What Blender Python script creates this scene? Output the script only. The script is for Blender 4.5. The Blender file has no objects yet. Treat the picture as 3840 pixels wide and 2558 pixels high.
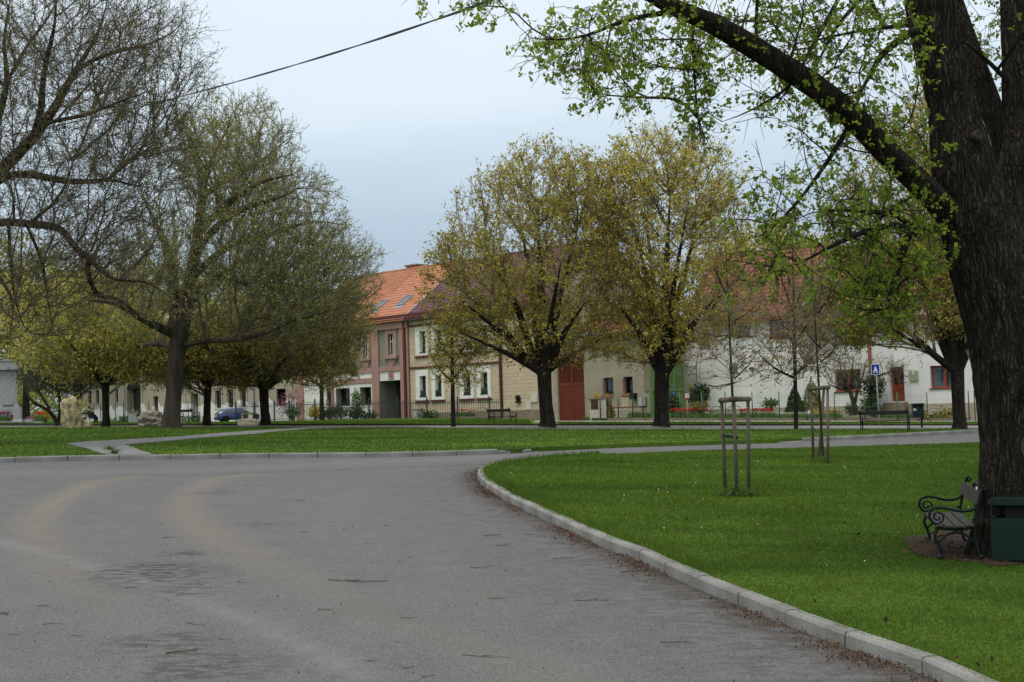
import bpy, bmesh, math, random
import numpy as np
from mathutils import Vector, Matrix, noise
from mathutils.geometry import delaunay_2d_cdt
random.seed(7); rng = np.random.default_rng(11)
S = bpy.context.scene
COL = S.collection
R_ = math.radians

# ------------------------------------------------------------------ camera
FPX = 5220.0; PW, PH = 3840, 2558          # focal length in photo pixels, photo size
CAM = Vector((0, 0, 2.2))
ROLL = R_(1.8)
PIT = math.atan(251 / FPX)
Fw = Vector((0, math.cos(PIT), math.sin(PIT))); U0 = Vector((0, -math.sin(PIT), math.cos(PIT))); R0 = Vector((1, 0, 0))
Rt = R0 * math.cos(ROLL) - U0 * math.sin(ROLL); Up = R0 * math.sin(ROLL) + U0 * math.cos(ROLL)
cd = bpy.data.cameras.new('camera'); cam = bpy.data.objects.new('camera', cd); COL.objects.link(cam)
cd.sensor_width = 36; cd.lens = 36 * FPX / PW; cd.clip_end = 3000; cd.clip_start = 0.1
M = Matrix((Rt, Up, -Fw)).transposed().to_4x4(); M.translation = CAM; cam.matrix_world = M
S.camera = cam

# ------------------------------------------------------------------ sky, sun, exposure
S.view_settings.view_transform = 'Standard'; S.view_settings.look = 'None'
S.view_settings.exposure = 0; S.view_settings.gamma = 1; S.view_settings.use_curve_mapping = False
SUN_EL, SUN_AZ = R_(64), R_(225)           # behind and left of the camera, veiled by cloud
wd = bpy.data.worlds.new('World'); S.world = wd; wd.use_nodes = True
nt = wd.node_tree; nt.nodes.clear(); N = nt.nodes.new; L = nt.links.new
out = N('ShaderNodeOutputWorld'); bg = N('ShaderNodeBackground'); bg2 = N('ShaderNodeBackground'); mx = N('ShaderNodeMixShader')
sky = N('ShaderNodeTexSky'); sky.sky_type = 'NISHITA'; sky.sun_disc = False; sky.sun_elevation = SUN_EL; sky.sun_rotation = SUN_AZ
sky.dust_density = 3
bg.inputs[1].default_value = 0.08; L(sky.outputs[0], bg.inputs[0])
tc = N('ShaderNodeTexCoord'); sp = N('ShaderNodeSeparateXYZ'); L(tc.outputs['Generated'], sp.inputs[0])
ns = N('ShaderNodeTexNoise'); ns.inputs['Scale'].default_value = 2.2; ns.inputs['Detail'].default_value = 5
mp = N('ShaderNodeMapping'); mp.inputs['Scale'].default_value = (1, 1, 3.0); L(tc.outputs['Generated'], mp.inputs[0]); L(mp.outputs[0], ns.inputs[0])
ma = N('ShaderNodeMath'); ma.operation = 'MULTIPLY_ADD'; ma.inputs[1].default_value = 0.24; L(ns.outputs[0], ma.inputs[0])
ma2 = N('ShaderNodeMath'); ma2.operation = 'ADD'; ma2.inputs[1].default_value = -0.12; L(sp.outputs[2], ma.inputs[2]); L(ma.outputs[0], ma2.inputs[0])
cr = N('ShaderNodeValToRGB'); L(ma2.outputs[0], cr.inputs[0]); e = cr.color_ramp.elements
e[0].position = 0; e[0].color = (.44, .55, .66, 1); e[1].position = 1; e[1].color = (1.0, 1.03, 1.05, 1)
for p, c in ((.06, (.43, .53, .64, 1)), (.12, (.47, .585, .70, 1)), (.18, (.60, .725, .835, 1)), (.25, (.76, .87, .955, 1)), (.40, (.88, .95, 1.0, 1)), (.6, (.95, .99, 1.02, 1))):
    n_ = e.new(p); n_.color = c
L(cr.outputs[0], bg2.inputs[0]); bg2.inputs[1].default_value = 1.1
mx.inputs[0].default_value = .9; L(bg.outputs[0], mx.inputs[1]); L(bg2.outputs[0], mx.inputs[2]); L(mx.outputs[0], out.inputs[0])
sl = bpy.data.lights.new('sun', 'SUN'); sl.energy = 1.5; sl.angle = R_(20); sl.color = (1, .96, .9)
so = bpy.data.objects.new('sun', sl); COL.objects.link(so)
sd = Vector((math.cos(SUN_EL) * math.sin(SUN_AZ), math.cos(SUN_EL) * math.cos(SUN_AZ), math.sin(SUN_EL)))
so.rotation_euler = (-sd).to_track_quat('-Z', 'Y').to_euler()

# ------------------------------------------------------------------ ground height and pixel helpers
K = PW / 2354.0
GY = [-60, 0, 40, 46, 52, 60, 75, 90, 130, 900]; GZ = [-1.64, 0, 1.096, 1.235, 1.33, 1.40, 1.44, 1.46, 1.5, 1.5]
def gnp(X, Y):
    X = np.asarray(X, float); Y = np.asarray(Y, float)
    b = np.interp(Y, GY, GZ) - .0314 * np.clip(X, -90, 90)
    return b - .6 * np.clip((Y - 60) / 65, 0, 1) * np.clip((-X - 6) / 14, 0, 1)
def g(X, Y): return float(gnp(X, Y))
def ray(sx, sy): return Rt * ((sx - 1920) / FPX) - Up * ((sy - 1279) / FPX) + Fw
def P(sx, sy, Y):
    d = ray(sx, sy); return CAM + d * (Y / d.y)
def W(dx, dy, Y): return P(dx * K, dy * K, Y)
def G(sx, sy, off=0.0):
    d = ray(sx, sy); a, b = 2.0, 400.0
    f = lambda Y: CAM.z + d.z / d.y * Y - g(d.x / d.y * Y, Y) - off
    for Yt in np.arange(4, 200, 1.0):
        if f(Yt) < 0: b = Yt; a = Yt - 1; break
    for _ in range(30):
        m = (a + b) / 2
        if f(m) > 0: a = m
        else: b = m
    p = CAM + d * (a / d.y); return p
def Gd(dx, dy, off=0.0): return G(dx * K, dy * K, off)

# ------------------------------------------------------------------ materials
def mat(name, c, c2=None, rough=.85, scale=4, detail=4, lo=.35, hi=.65, bump=0, bscale=60, spec=.3, metal=0, stretch=None, trans=0, island=0, coat=0, fine=0, fscale=0):
    m = bpy.data.materials.new(name); m.use_nodes = True; t = m.node_tree; b = t.nodes['Principled BSDF']; N = t.nodes.new; L = t.links.new
    b.inputs['Roughness'].default_value = rough; b.inputs['Specular IOR Level'].default_value = spec; b.inputs['Metallic'].default_value = metal
    b.inputs['Coat Weight'].default_value = coat
    tc = N('ShaderNodeTexCoord'); vec = tc.outputs['Object']
    if stretch:
        mp = N('ShaderNodeMapping'); mp.inputs['Scale'].default_value = stretch; L(vec, mp.inputs[0]); vec = mp.outputs[0]
    c2 = c2 or tuple(x * .72 for x in c)
    n = N('ShaderNodeTexNoise'); n.inputs['Scale'].default_value = scale; n.inputs['Detail'].default_value = detail; L(vec, n.inputs[0])
    cr = N('ShaderNodeValToRGB'); cr.color_ramp.elements[0].position = lo; cr.color_ramp.elements[1].position = hi
    cr.color_ramp.elements[0].color = (*c2, 1); cr.color_ramp.elements[1].color = (*c, 1); L(n.outputs[0], cr.inputs[0])
    col = cr.outputs[0]
    if fine:
        n2 = N('ShaderNodeTexNoise'); n2.inputs['Scale'].default_value = fscale or scale * 14; n2.inputs['Detail'].default_value = 3; L(vec, n2.inputs[0])
        h = N('ShaderNodeHueSaturation'); mr = N('ShaderNodeMapRange'); mr.inputs[3].default_value = 1 - fine; mr.inputs[4].default_value = 1 + fine
        mr.inputs[1].default_value = .3; mr.inputs[2].default_value = .7
        L(n2.outputs[0], mr.inputs[0]); L(mr.outputs[0], h.inputs['Value']); L(col, h.inputs['Color']); col = h.outputs[0]
    if island:
        ge = N('ShaderNodeNewGeometry'); mr = N('ShaderNodeMapRange'); mr.inputs[3].default_value = 1 - island; mr.inputs[4].default_value = 1 + island
        L(ge.outputs['Random Per Island'], mr.inputs[0]); h = N('ShaderNodeHueSaturation'); L(mr.outputs[0], h.inputs['Value']); L(col, h.inputs['Color']); col = h.outputs[0]
        oi = N('ShaderNodeObjectInfo'); mr2 = N('ShaderNodeMapRange'); mr2.inputs[3].default_value = 1 - island * .6; mr2.inputs[4].default_value = 1 + island * .6
        L(oi.outputs['Random'], mr2.inputs[0]); h2 = N('ShaderNodeHueSaturation'); L(mr2.outputs[0], h2.inputs['Value']); L(col, h2.inputs['Color']); col = h2.outputs[0]
    L(col, b.inputs['Base Color'])
    if bump:
        n3 = N('ShaderNodeTexNoise'); n3.inputs['Scale'].default_value = bscale; n3.inputs['Detail'].default_value = 5; L(vec, n3.inputs[0])
        bp = N('ShaderNodeBump'); bp.inputs['Strength'].default_value = bump; bp.inputs['Distance'].default_value = .02; L(n3.outputs[0], bp.inputs['Height']); L(bp.outputs[0], b.inputs['Normal'])
    if trans:
        tr = N('ShaderNodeBsdfTranslucent'); L(col, tr.inputs[0]); ms = N('ShaderNodeMixShader'); ms.inputs[0].default_value = trans
        L(b.outputs[0], ms.inputs[1]); L(tr.outputs[0], ms.inputs[2]); L(ms.outputs[0], t.nodes['Material Output'].inputs[0])
    m['col_out'] = 0
    return m
def nodes_of(m): return m.node_tree, m.node_tree.nodes['Principled BSDF']

MT = {}
MT['asphalt'] = mat('asphalt', (.136, .134, .13), (.122, .12, .117), .9, 1.6, fine=.42, fscale=46, bump=.35, bscale=90)
MT['path'] = mat('path_gravel', (.24, .24, .235), (.17, .165, .16), .95, 3, fine=.2, bump=.4, bscale=60)
MT['slab'] = mat('pale_paving', (.42, .42, .40), None, .9, 3, fine=.1)
MT['kerb'] = mat('kerb_concrete', (.27, .265, .245), (.18, .175, .155), .9, 2.5, fine=.13, bump=.4, bscale=40, island=.12)
MT['lawn'] = mat('lawn', (.102, .166, .02), (.047, .094, .012), .95, .6, 6, .3, .72, stretch=(.3, 1, 1), fine=.15, bump=.5, bscale=50, spec=.1)
MT['grass'] = mat('grass_blade', (.122, .195, .024), (.056, .113, .014), .8, .6, 6, .3, .72, stretch=(.3, 1, 1), island=.22, spec=.15, trans=.35)
MT['soil'] = mat('soil', (.075, .05, .034), (.04, .027, .02), 1, 6, fine=.3, bump=.6, bscale=30, spec=.1)
MT['earth'] = mat('rough_grass', (.07, .14, .02), (.045, .085, .02), .95, .4, 6, fine=.25, spec=.1)
MT['bark'] = mat('bark', (.062, .05, .038), (.026, .022, .017), .95, 12, 5, .36, .62, stretch=(1, 1, .2), fine=.25, bump=1, bscale=30, spec=.15)
MT['bark_dark'] = mat('bark_dark', (.06, .048, .036), (.026, .02, .016), .95, 5, 6, stretch=(1, 1, .2), fine=.25, bump=.5, bscale=22, spec=.15)
MT['bark_grey'] = mat('bark_grey', (.088, .073, .057), (.042, .035, .027), .95, 4, 6, stretch=(1, 1, .2), fine=.25, bump=.5, bscale=22, spec=.15)
MT['twig'] = mat('twig', (.21, .185, .135), (.12, .105, .075), .9, 3, spec=.15)
MT['twig_dark'] = mat('twig_dark', (.165, .13, .10), (.09, .07, .056), .9, 3, spec=.15)
MT['leaf_lime'] = mat('leaf_lime', (.32, .41, .05), (.17, .26, .028), .55, 1.6, island=.3, trans=.5, spec=.3)
MT['leaf_maple'] = mat('leaf_maple', (.68, .62, .12), (.47, .40, .075), .7, .55, 5, .38, .62, island=.3, trans=.45)
MT['leaf_bronze'] = mat('leaf_bronze', (.40, .29, .055), (.26, .145, .045), .7, .7, 5, .38, .62, island=.3, trans=.4)
MT['leaf_olive'] = mat('leaf_olive', (.5, .5, .13), (.33, .34, .09), .7, .6, 5, .38, .62, island=.3, trans=.4)
MT['bud_red'] = mat('bud_red', (.26, .19, .08), (.22, .25, .07), .7, .8, 5, .4, .6, island=.3, trans=.3)
MT['leaf_dark'] = mat('leaf_dark', (.05, .085, .03), (.025, .045, .018), .6, 3, island=.35, trans=.2)
MT['leaf_green'] = mat('leaf_green', (.11, .2, .05), (.06, .12, .03), .6, 3, island=.35, trans=.3)
MT['leaf_grey'] = mat('leaf_grey', (.13, .15, .07), (.075, .09, .045), .7, 2, island=.3, trans=.3)
MT['leaf_yellow'] = mat('leaf_yellow', (.6, .45, .03), (.42, .3, .02), .6, 3, island=.25, trans=.3)
MT['leaf_gold'] = mat('leaf_gold', (.33, .27, .06), (.2, .17, .05), .6, 3, island=.25, trans=.3)
MT['pink'] = mat('pink_blossom', (.42, .16, .2), (.25, .1, .12), .6, 3, island=.25, trans=.3)
MT['red'] = mat('red_petal', (.62, .045, .03), (.45, .02, .02), .5, 3, island=.2, trans=.2)
MT['white_petal'] = mat('white_petal', (.75, .74, .6), None, .5, 3, island=.2)
MT['daisy'] = mat('daisy', (.75, .75, .68), None, .5, 3, island=.2)
MT['litter'] = mat('dry_leaf', (.16, .085, .04), (.07, .04, .025), .9, 9, island=.4)
def plain(k, c, rough=.5, **kw): MT[k] = mat(k, c, tuple(x * .82 for x in c), rough, kw.pop('scale', 5), **kw)
plain('iron', (.008, .013, .012), .5, spec=.25)
plain('fence_iron', (.035, .05, .048), .6)
plain('slat_wood', (.06, .051, .042), .7, stretch=(1, 1, 1), fine=.2, bump=.2)
plain('slat_dark', (.035, .03, .027), .6, fine=.2)
MT['stake'] = mat('stake_wood', (.15, .126, .096), (.085, .07, .052), .9, 6, 5, stretch=(1, 1, .12), fine=.25, bump=.4, bscale=30)
plain('strap', (.012, .012, .012), .7)
plain('bin_green', (.003, .02, .015), .35, spec=.4, fine=.06)
plain('dark', (.01, .01, .01), .8)
plain('cream', (.40, .345, .26), .92, scale=.8, detail=8, stretch=(1, 1, .45), fine=.08)
plain('pinkwall', (.41, .245, .2), .92, scale=1.5, detail=8, stretch=(1, 1, .45), fine=.08)
plain('greywall', (.25, .24, .19), .92, scale=1.2, detail=8, stretch=(1, 1, .45), fine=.08)
plain('whitewall', (.80, .79, .745), .92, scale=.8, detail=8, stretch=(1, 1, .45), fine=.04)
plain('white', (.8, .78, .72), .8, scale=2)
plain('beige', (.58, .47, .335), .92, scale=1, fine=.12, bump=.5, bscale=20, island=.1)
plain('mortar', (.5, .4, .285), .95, scale=2, fine=.1)
plain('plinth', (.26, .2, .14), .95, scale=1.5, fine=.15)
plain('render_grey', (.34, .30, .225), .95, scale=.9, fine=.1, bump=.3, bscale=15)
plain('stone_wall', (.42, .37, .28), .95, scale=3, fine=.2, island=.2)
plain('brick_red', (.33, .13, .08), .9, fine=.15, island=.15)
plain('glazed', (.72, .68, .6), .4, scale=5, island=.08)
plain('maroon', (.13, .035, .028), .7)
plain('redgate', (.16, .032, .014), .6, scale=3, stretch=(1, 1, .1), fine=.12)
plain('greengate', (.15, .24, .085), .7, scale=3, stretch=(1, 1, .1), fine=.2)
plain('gate_dark', (.03, .036, .027), .6)
plain('brown', (.075, .035, .022), .55)
plain('redbrown', (.25, .055, .025), .5)
plain('blackframe', (.03, .025, .022), .5)
plain('whiteframe', (.6, .57, .5), .6)
plain('curtain', (.55, .55, .52), .9, trans=.3, stretch=(14, 1, .4))
plain('orange_tile', (.49, .205, .115), .75, scale=2, fine=.06, island=.12)
plain('purple_tile', (.15, .065, .08), .7, scale=2, fine=.08, island=.18)
plain('terra_tile', (.235, .095, .062), .8, scale=1.5, fine=.15, island=.25)
plain('metal', (.28, .29, .3), .45, metal=.6)
plain('zinc', (.3, .32, .34), .5)
plain('plaque', (.62, .6, .48), .7)
plain('signblue', (.01, .03, .3), .45, spec=.3)
plain('signwhite', (.78, .8, .82), .45)
plain('signred', (.5, .03, .03), .5)
plain('navy', (.03, .03, .1), .6)
plain('yellow', (.7, .52, .03), .6)
plain('greyprint', (.42, .44, .5), .7)
plain('granite', (.37, .37, .375), .7, scale=8, fine=.15)
plain('meter', (.3, .36, .24), .6)
plain('carpaint', (.03, .07, .2), .25, coat=.6, spec=.5)
plain('carglass', (.05, .06, .065), .05, spec=.6)
plain('rubber', (.012, .012, .012), .8)
plain('rimgrey', (.25, .25, .26), .4, metal=.6)
plain('lampred', (.3, .015, .015), .3)
plain('bumper', (.03, .035, .045), .5)
plain('skin', (.5, .29, .2), .6)
plain('cloth_navy', (.025, .03, .05), .9)
plain('cloth_dark', (.02, .018, .02), .9)
plain('hair', (.05, .03, .02), .8)
plain('wire', (.02, .02, .022), .6)
MT['lime_stone'] = mat('lime_stone', (.50, .42, .24), (.2, .165, .10), .95, 3.5, 7, .36, .58, fine=.3, bump=1, bscale=10)
MT['lime_stone_grey'] = mat('lime_stone_grey', (.40, .36, .28), (.15, .13, .10), .95, 3.5, 7, .38, .6, stretch=(1, 1, 3), fine=.3, bump=1, bscale=10)
plain('lime_stone_pale', (.62, .56, .38), .95, scale=2.2, fine=.2, bump=.5, bscale=9)
plain('terracotta', (.35, .1, .06), .8)
plain('lamp_grey', (.42, .44, .42), .6)
# window glass: thin clear pane with sky reflection
m = bpy.data.materials.new('window_glass'); m.use_nodes = True; t = m.node_tree; t.nodes.clear()
o_ = t.nodes.new('ShaderNodeOutputMaterial'); gl = t.nodes.new('ShaderNodeBsdfGlossy'); gl.inputs['Roughness'].default_value = .03; gl.inputs[0].default_value = (.8, .85, .9, 1)
tr = t.nodes.new('ShaderNodeBsdfTransparent'); tr.inputs[0].default_value = (.75, .78, .78, 1); fr = t.nodes.new('ShaderNodeFresnel'); fr.inputs[0].default_value = 1.5
ad = t.nodes.new('ShaderNodeMath'); ad.operation = 'ADD'; ad.inputs[1].default_value = .06; t.links.new(fr.outputs[0], ad.inputs[0])
mm = t.nodes.new('ShaderNodeMixShader'); t.links.new(ad.outputs[0], mm.inputs[0]); t.links.new(tr.outputs[0], mm.inputs[1]); t.links.new(gl.outputs[0], mm.inputs[2]); t.links.new(mm.outputs[0], o_.inputs[0]); MT['glass'] = m
# road: attribute driven dust and damp marks
t, b = nodes_of(MT['asphalt']); src = b.inputs['Base Color'].links[0].from_socket
def attr_mix(t, src, name, colr, amt, nscale, stretch, lo, hi):
    a = t.nodes.new('ShaderNodeAttribute'); a.attribute_name = name
    tcn = t.nodes.new('ShaderNodeTexCoord'); mpn = t.nodes.new('ShaderNodeMapping'); mpn.inputs['Scale'].default_value = stretch
    t.links.new(tcn.outputs['Object'], mpn.inputs[0]); nn = t.nodes.new('ShaderNodeTexNoise'); nn.inputs['Scale'].default_value = nscale; nn.inputs['Detail'].default_value = 7
    nn.inputs['Roughness'].default_value = .65
    t.links.new(mpn.outputs[0], nn.inputs[0]); mr = t.nodes.new('ShaderNodeMapRange'); mr.inputs[1].default_value = lo; mr.inputs[2].default_value = hi; t.links.new(nn.outputs[0], mr.inputs[0])
    mu = t.nodes.new('ShaderNodeMath'); mu.operation = 'MULTIPLY'; t.links.new(a.outputs['Fac'], mu.inputs[0]); t.links.new(mr.outputs[0], mu.inputs[1])
    mu2 = t.nodes.new('ShaderNodeMath'); mu2.operation = 'MULTIPLY'; mu2.inputs[1].default_value = amt; mu2.use_clamp = True; t.links.new(mu.outputs[0], mu2.inputs[0])
    mxn = t.nodes.new('ShaderNodeMix'); mxn.data_type = 'RGBA'; t.links.new(mu2.outputs[0], mxn.inputs[0]); t.links.new(src, mxn.inputs[6]); mxn.inputs[7].default_value = (*colr, 1)
    return mxn.outputs[2]
src = attr_mix(t, src, 'dust', (.225, .185, .135), .68, 1.5, (1, 1, 1), .1, .6)
src = attr_mix(t, src, 'pale', (.2, .2, .2), .7, 3, (1, 1, 1), .1, .6)
src = attr_mix(t, src, 'damp', (.05, .048, .045), .8, 5.5, (.8, 1.6, 1), .46, .56)
src = attr_mix(t, src, 'dirt', (.05, .034, .022), .9, 5, (1, 1, 1), .3, .6)
t.links.new(src, b.inputs['Base Color'])
# broken vertical bark plates on the near trunk
t, b = nodes_of(MT['bark']); src = b.inputs['Base Color'].links[0].from_socket
tcn = t.nodes.new('ShaderNodeTexCoord'); nz = t.nodes.new('ShaderNodeTexNoise'); nz.inputs['Scale'].default_value = 5; t.links.new(tcn.outputs['Object'], nz.inputs[0])
va = t.nodes.new('ShaderNodeVectorMath'); va.operation = 'MULTIPLY_ADD'; va.inputs[1].default_value = (.12, .12, .3); t.links.new(nz.outputs['Color'], va.inputs[0]); t.links.new(tcn.outputs['Object'], va.inputs[2])
mpn = t.nodes.new('ShaderNodeMapping'); mpn.inputs['Scale'].default_value = (25, 25, 2.7); t.links.new(va.outputs[0], mpn.inputs[0])
vo = t.nodes.new('ShaderNodeTexVoronoi'); vo.feature = 'DISTANCE_TO_EDGE'; vo.inputs['Scale'].default_value = 1; t.links.new(mpn.outputs[0], vo.inputs['Vector'])
mr = t.nodes.new('ShaderNodeMapRange'); mr.inputs[1].default_value = .02; mr.inputs[2].default_value = .28; mr.inputs[3].default_value = .45; mr.inputs[4].default_value = 1.3; t.links.new(vo.outputs['Distance'], mr.inputs[0])
hs = t.nodes.new('ShaderNodeHueSaturation'); t.links.new(src, hs.inputs['Color']); t.links.new(mr.outputs[0], hs.inputs['Value']); t.links.new(hs.outputs[0], b.inputs['Base Color'])
bp = t.nodes.new('ShaderNodeBump'); bp.inputs['Strength'].default_value = 1; bp.inputs['Distance'].default_value = .03; t.links.new(mr.outputs[0], bp.inputs['Height']); t.links.new(b.inputs['Normal'].links[0].from_socket, bp.inputs['Normal']); t.links.new(bp.outputs[0], b.inputs['Normal'])
# cream wall: pale repair patches low on the wall
t, b = nodes_of(MT['cream']); src = b.inputs['Base Color'].links[0].from_socket
tcn = t.nodes.new('ShaderNodeTexCoord'); spn = t.nodes.new('ShaderNodeSeparateXYZ'); t.links.new(tcn.outputs['Object'], spn.inputs[0])
nn = t.nodes.new('ShaderNodeTexNoise'); nn.inputs['Scale'].default_value = .55; nn.inputs['Detail'].default_value = 6; t.links.new(tcn.outputs['Object'], nn.inputs[0])
m1 = t.nodes.new('ShaderNodeMath'); m1.operation = 'MULTIPLY_ADD'; m1.inputs[1].default_value = 3.2; m1.inputs[2].default_value = .3; t.links.new(nn.outputs[0], m1.inputs[0])
m2 = t.nodes.new('ShaderNodeMath'); m2.operation = 'LESS_THAN'; t.links.new(spn.outputs[2], m2.inputs[0]); t.links.new(m1.outputs[0], m2.inputs[1])
mxn = t.nodes.new('ShaderNodeMix'); mxn.data_type = 'RGBA'; t.links.new(m2.outputs[0], mxn.inputs[0]); t.links.new(src, mxn.inputs[6]); mxn.inputs[7].default_value = (.72, .7, .66, 1); t.links.new(mxn.outputs[2], b.inputs['Base Color'])

# ------------------------------------------------------------------ builders
def tag(o, label=None, cat=None, group=None, kind=None):
    if label: o['label'] = label
    if cat: o['category'] = cat
    if group: o['group'] = group
    if kind: o['kind'] = kind
    return o
def empty(name, loc=(0, 0, 0), rz=0, label=None, cat=None, group=None, parent=None):
    o = bpy.data.objects.new(name, None); COL.objects.link(o); o.location = loc; o.rotation_euler = (0, 0, rz); o.empty_display_size = .2
    if parent: o.parent = parent
    return tag(o, label, cat, group)
def link(name, me, parent=None, loc=None):
    o = bpy.data.objects.new(name, me); COL.objects.link(o)
    if parent: o.parent = parent
    if loc is not None: o.location = loc
    return o
def npmesh(name, V, F, m, parent=None, smooth=False):
    V = np.ascontiguousarray(V, np.float32); F = np.ascontiguousarray(F, np.int32); me = bpy.data.meshes.new(name)
    me.vertices.add(len(V)); me.vertices.foreach_set('co', V.ravel()); n, k = F.shape
    me.loops.add(n * k); me.loops.foreach_set('vertex_index', F.ravel()); me.polygons.add(n)
    me.polygons.foreach_set('loop_start', np.arange(0, n * k, k, dtype=np.int32))
    if smooth: me.polygons.foreach_set('use_smooth', np.ones(n, dtype=bool))
    me.update(calc_edges=True); me.materials.append(MT[m] if isinstance(m, str) else m)
    return link(name, me, parent)
class MB:
    def __init__(s): s.v = []; s.f = []
    def add(s, vs, fs):
        b = len(s.v); s.v += [tuple(v) for v in vs]; s.f += [tuple(i + b for i in f) for f in fs]; return s
    def box(s, x0, x1, y0, y1, z0, z1):
        return s.add([(x0, y0, z0), (x1, y0, z0), (x1, y1, z0), (x0, y1, z0), (x0, y0, z1), (x1, y0, z1), (x1, y1, z1), (x0, y1, z1)],
                     [(0, 3, 2, 1), (4, 5, 6, 7), (0, 1, 5, 4), (1, 2, 6, 5), (2, 3, 7, 6), (3, 0, 4, 7)])
    def bar(s, p, q, w, h, up=(0, 0, 1)):
        p = Vector(p); q = Vector(q); d = (q - p).normalized(); u = Vector(up)
        if abs(d.dot(u)) > .95: u = Vector((0, 1, 0))
        a = d.cross(u).normalized() * w / 2; b = a.cross(d).normalized() * h / 2
        vs = [c + x * a + y * b for c in (p, q) for x, y in ((-1, -1), (1, -1), (1, 1), (-1, 1))]
        return s.add(vs, [(0, 3, 2, 1), (4, 5, 6, 7), (0, 1, 5, 4), (1, 2, 6, 5), (2, 3, 7, 6), (3, 0, 4, 7)])
    def tube(s, pts, r, n=8):
        V, F = sweep([Vector(p) for p in pts], [r] * len(pts) if not hasattr(r, '__len__') else list(r), n)
        b = len(s.v); s.v += [tuple(v) for v in V]; s.f += [tuple(int(i) + b for i in f) for f in F]
        s.f.append(tuple(b + i for i in range(n - 1, -1, -1))); s.f.append(tuple(len(s.v) - n + i for i in range(n))); return s
    def prism(s, poly, y0, y1):
        n = len(poly); vs = [(x, y0, z) for x, z in poly] + [(x, y1, z) for x, z in poly]
        return s.add(vs, [tuple(range(n)), tuple(range(2 * n - 1, n - 1, -1))] + [(i, i + n, (i + 1) % n + n, (i + 1) % n) for i in range(n)])
    def lathe(s, prof, n=16, c=(0, 0, 0)):
        vs = []; fs = []
        for r, z in prof: vs += [(c[0] + r * math.cos(2 * math.pi * i / n), c[1] + r * math.sin(2 * math.pi * i / n), c[2] + z) for i in range(n)]
        for j in range(len(prof) - 1): fs += [(j * n + i, j * n + (i + 1) % n, (j + 1) * n + (i + 1) % n, (j + 1) * n + i) for i in range(n)]
        fs += [tuple(range(n - 1, -1, -1)), tuple((len(prof) - 1) * n + i for i in range(n))]
        return s.add(vs, fs)
    def mesh(s, name, m, smooth=False, bevel=0):
        me = bpy.data.meshes.new(name); me.from_pydata(s.v, [], s.f)
        if bevel:
            bm = bmesh.new(); bm.from_mesh(me); bmesh.ops.bevel(bm, geom=bm.edges[:], offset=bevel, segments=1, affect='EDGES', profile=.5); bm.to_mesh(me); bm.free()
        if smooth: me.polygons.foreach_set('use_smooth', [True] * len(me.polygons))
        me.materials.append(MT[m]); me.update(); return me
    def build(s, name, m, parent=None, smooth=False, bevel=0, loc=None): return link(name, s.mesh(name, m, smooth, bevel), parent, loc)
def catmull(pts, rad, ds):
    pts = [Vector(p) for p in pts]
    if len(pts) == 2: pts = [pts[0], pts[0].lerp(pts[1], .5), pts[1]]; rad = [rad[0], (rad[0] + rad[1]) / 2, rad[1]]
    o = []; r = []
    for i in range(len(pts) - 1):
        a = pts[max(i - 1, 0)]; b = pts[i]; c = pts[i + 1]; d = pts[min(i + 2, len(pts) - 1)]
        k = max(1, int((c - b).length / ds))
        for j in range(k):
            t = j / k; t2 = t * t; t3 = t2 * t
            o.append(.5 * (2 * b + (c - a) * t + (2 * a - 5 * b + 4 * c - d) * t2 + (3 * b - a - 3 * c + d) * t3)); r.append(rad[i] + (rad[i + 1] - rad[i]) * t)
    o.append(pts[-1]); r.append(rad[-1]); return o, r
def sweep(pts, rad, n, fn=None):
    V = []; F = []; u = None
    for i, p in enumerate(pts):
        d = (pts[min(i + 1, len(pts) - 1)] - pts[max(i - 1, 0)]).normalized()
        if u is None: u = d.cross(Vector((0.13, 1, 0.05))).normalized()
        u = (u - d * u.dot(d)).normalized(); w = d.cross(u)
        for k in range(n):
            a = 2 * math.pi * k / n; r = rad[i]
            if fn: r *= fn(a, i, p)
            V.append(p + (u * math.cos(a) + w * math.sin(a)) * r)
        if i:
            b = (i - 1) * n; F += [(b + k, b + (k + 1) % n, b + n + (k + 1) % n, b + n + k) for k in range(n)]
    return V, F
def frusta(p0, p1, r0, r1, k=4):
    d = p1 - p0; l = np.linalg.norm(d, axis=1, keepdims=True) + 1e-9; d = d / l; p1 = p1 + d * np.minimum(r1[:, None] * .6, l * .1)
    ref = np.where(np.abs(d[:, 2:3]) > .9, np.array([[1., 0, 0]]), np.array([[0, 0, 1.]])); u = np.cross(d, ref); u /= np.linalg.norm(u, axis=1, keepdims=True); w = np.cross(d, u)
    V = np.empty((len(p0), 2 * k, 3))
    for i in range(k):
        a = 2 * math.pi * i / k; o = u * math.cos(a) + w * math.sin(a); V[:, i] = p0 + o * r0[:, None]; V[:, k + i] = p1 + o * r1[:, None]
    f = np.array([[i, (i + 1) % k, k + (i + 1) % k, k + i] for i in range(k)])
    F = (np.arange(len(p0))[:, None, None] * 2 * k + f[None]).reshape(-1, 4)
    return V.reshape(-1, 3), F
def leafquads(c, size, asp=.75, up=None, fold=.25):
    n = len(c); a = rng.normal(size=(n, 3)); a /= np.linalg.norm(a, axis=1, keepdims=True)
    if up is not None: a = a * .7 + np.array(up); a /= np.linalg.norm(a, axis=1, keepdims=True)
    b = np.cross(a, rng.normal(size=(n, 3))); b /= np.linalg.norm(b, axis=1, keepdims=True); nn = np.cross(a, b)
    s = (size * rng.uniform(.6, 1.3, n))[:, None]
    V = np.stack([c - a * s * .5, c - b * s * .5 * asp + nn * s * fold, c + a * s * .5, c + b * s * .5 * asp + nn * s * fold], 1)
    return V.reshape(-1, 3), np.arange(4 * n).reshape(-1, 4)
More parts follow.
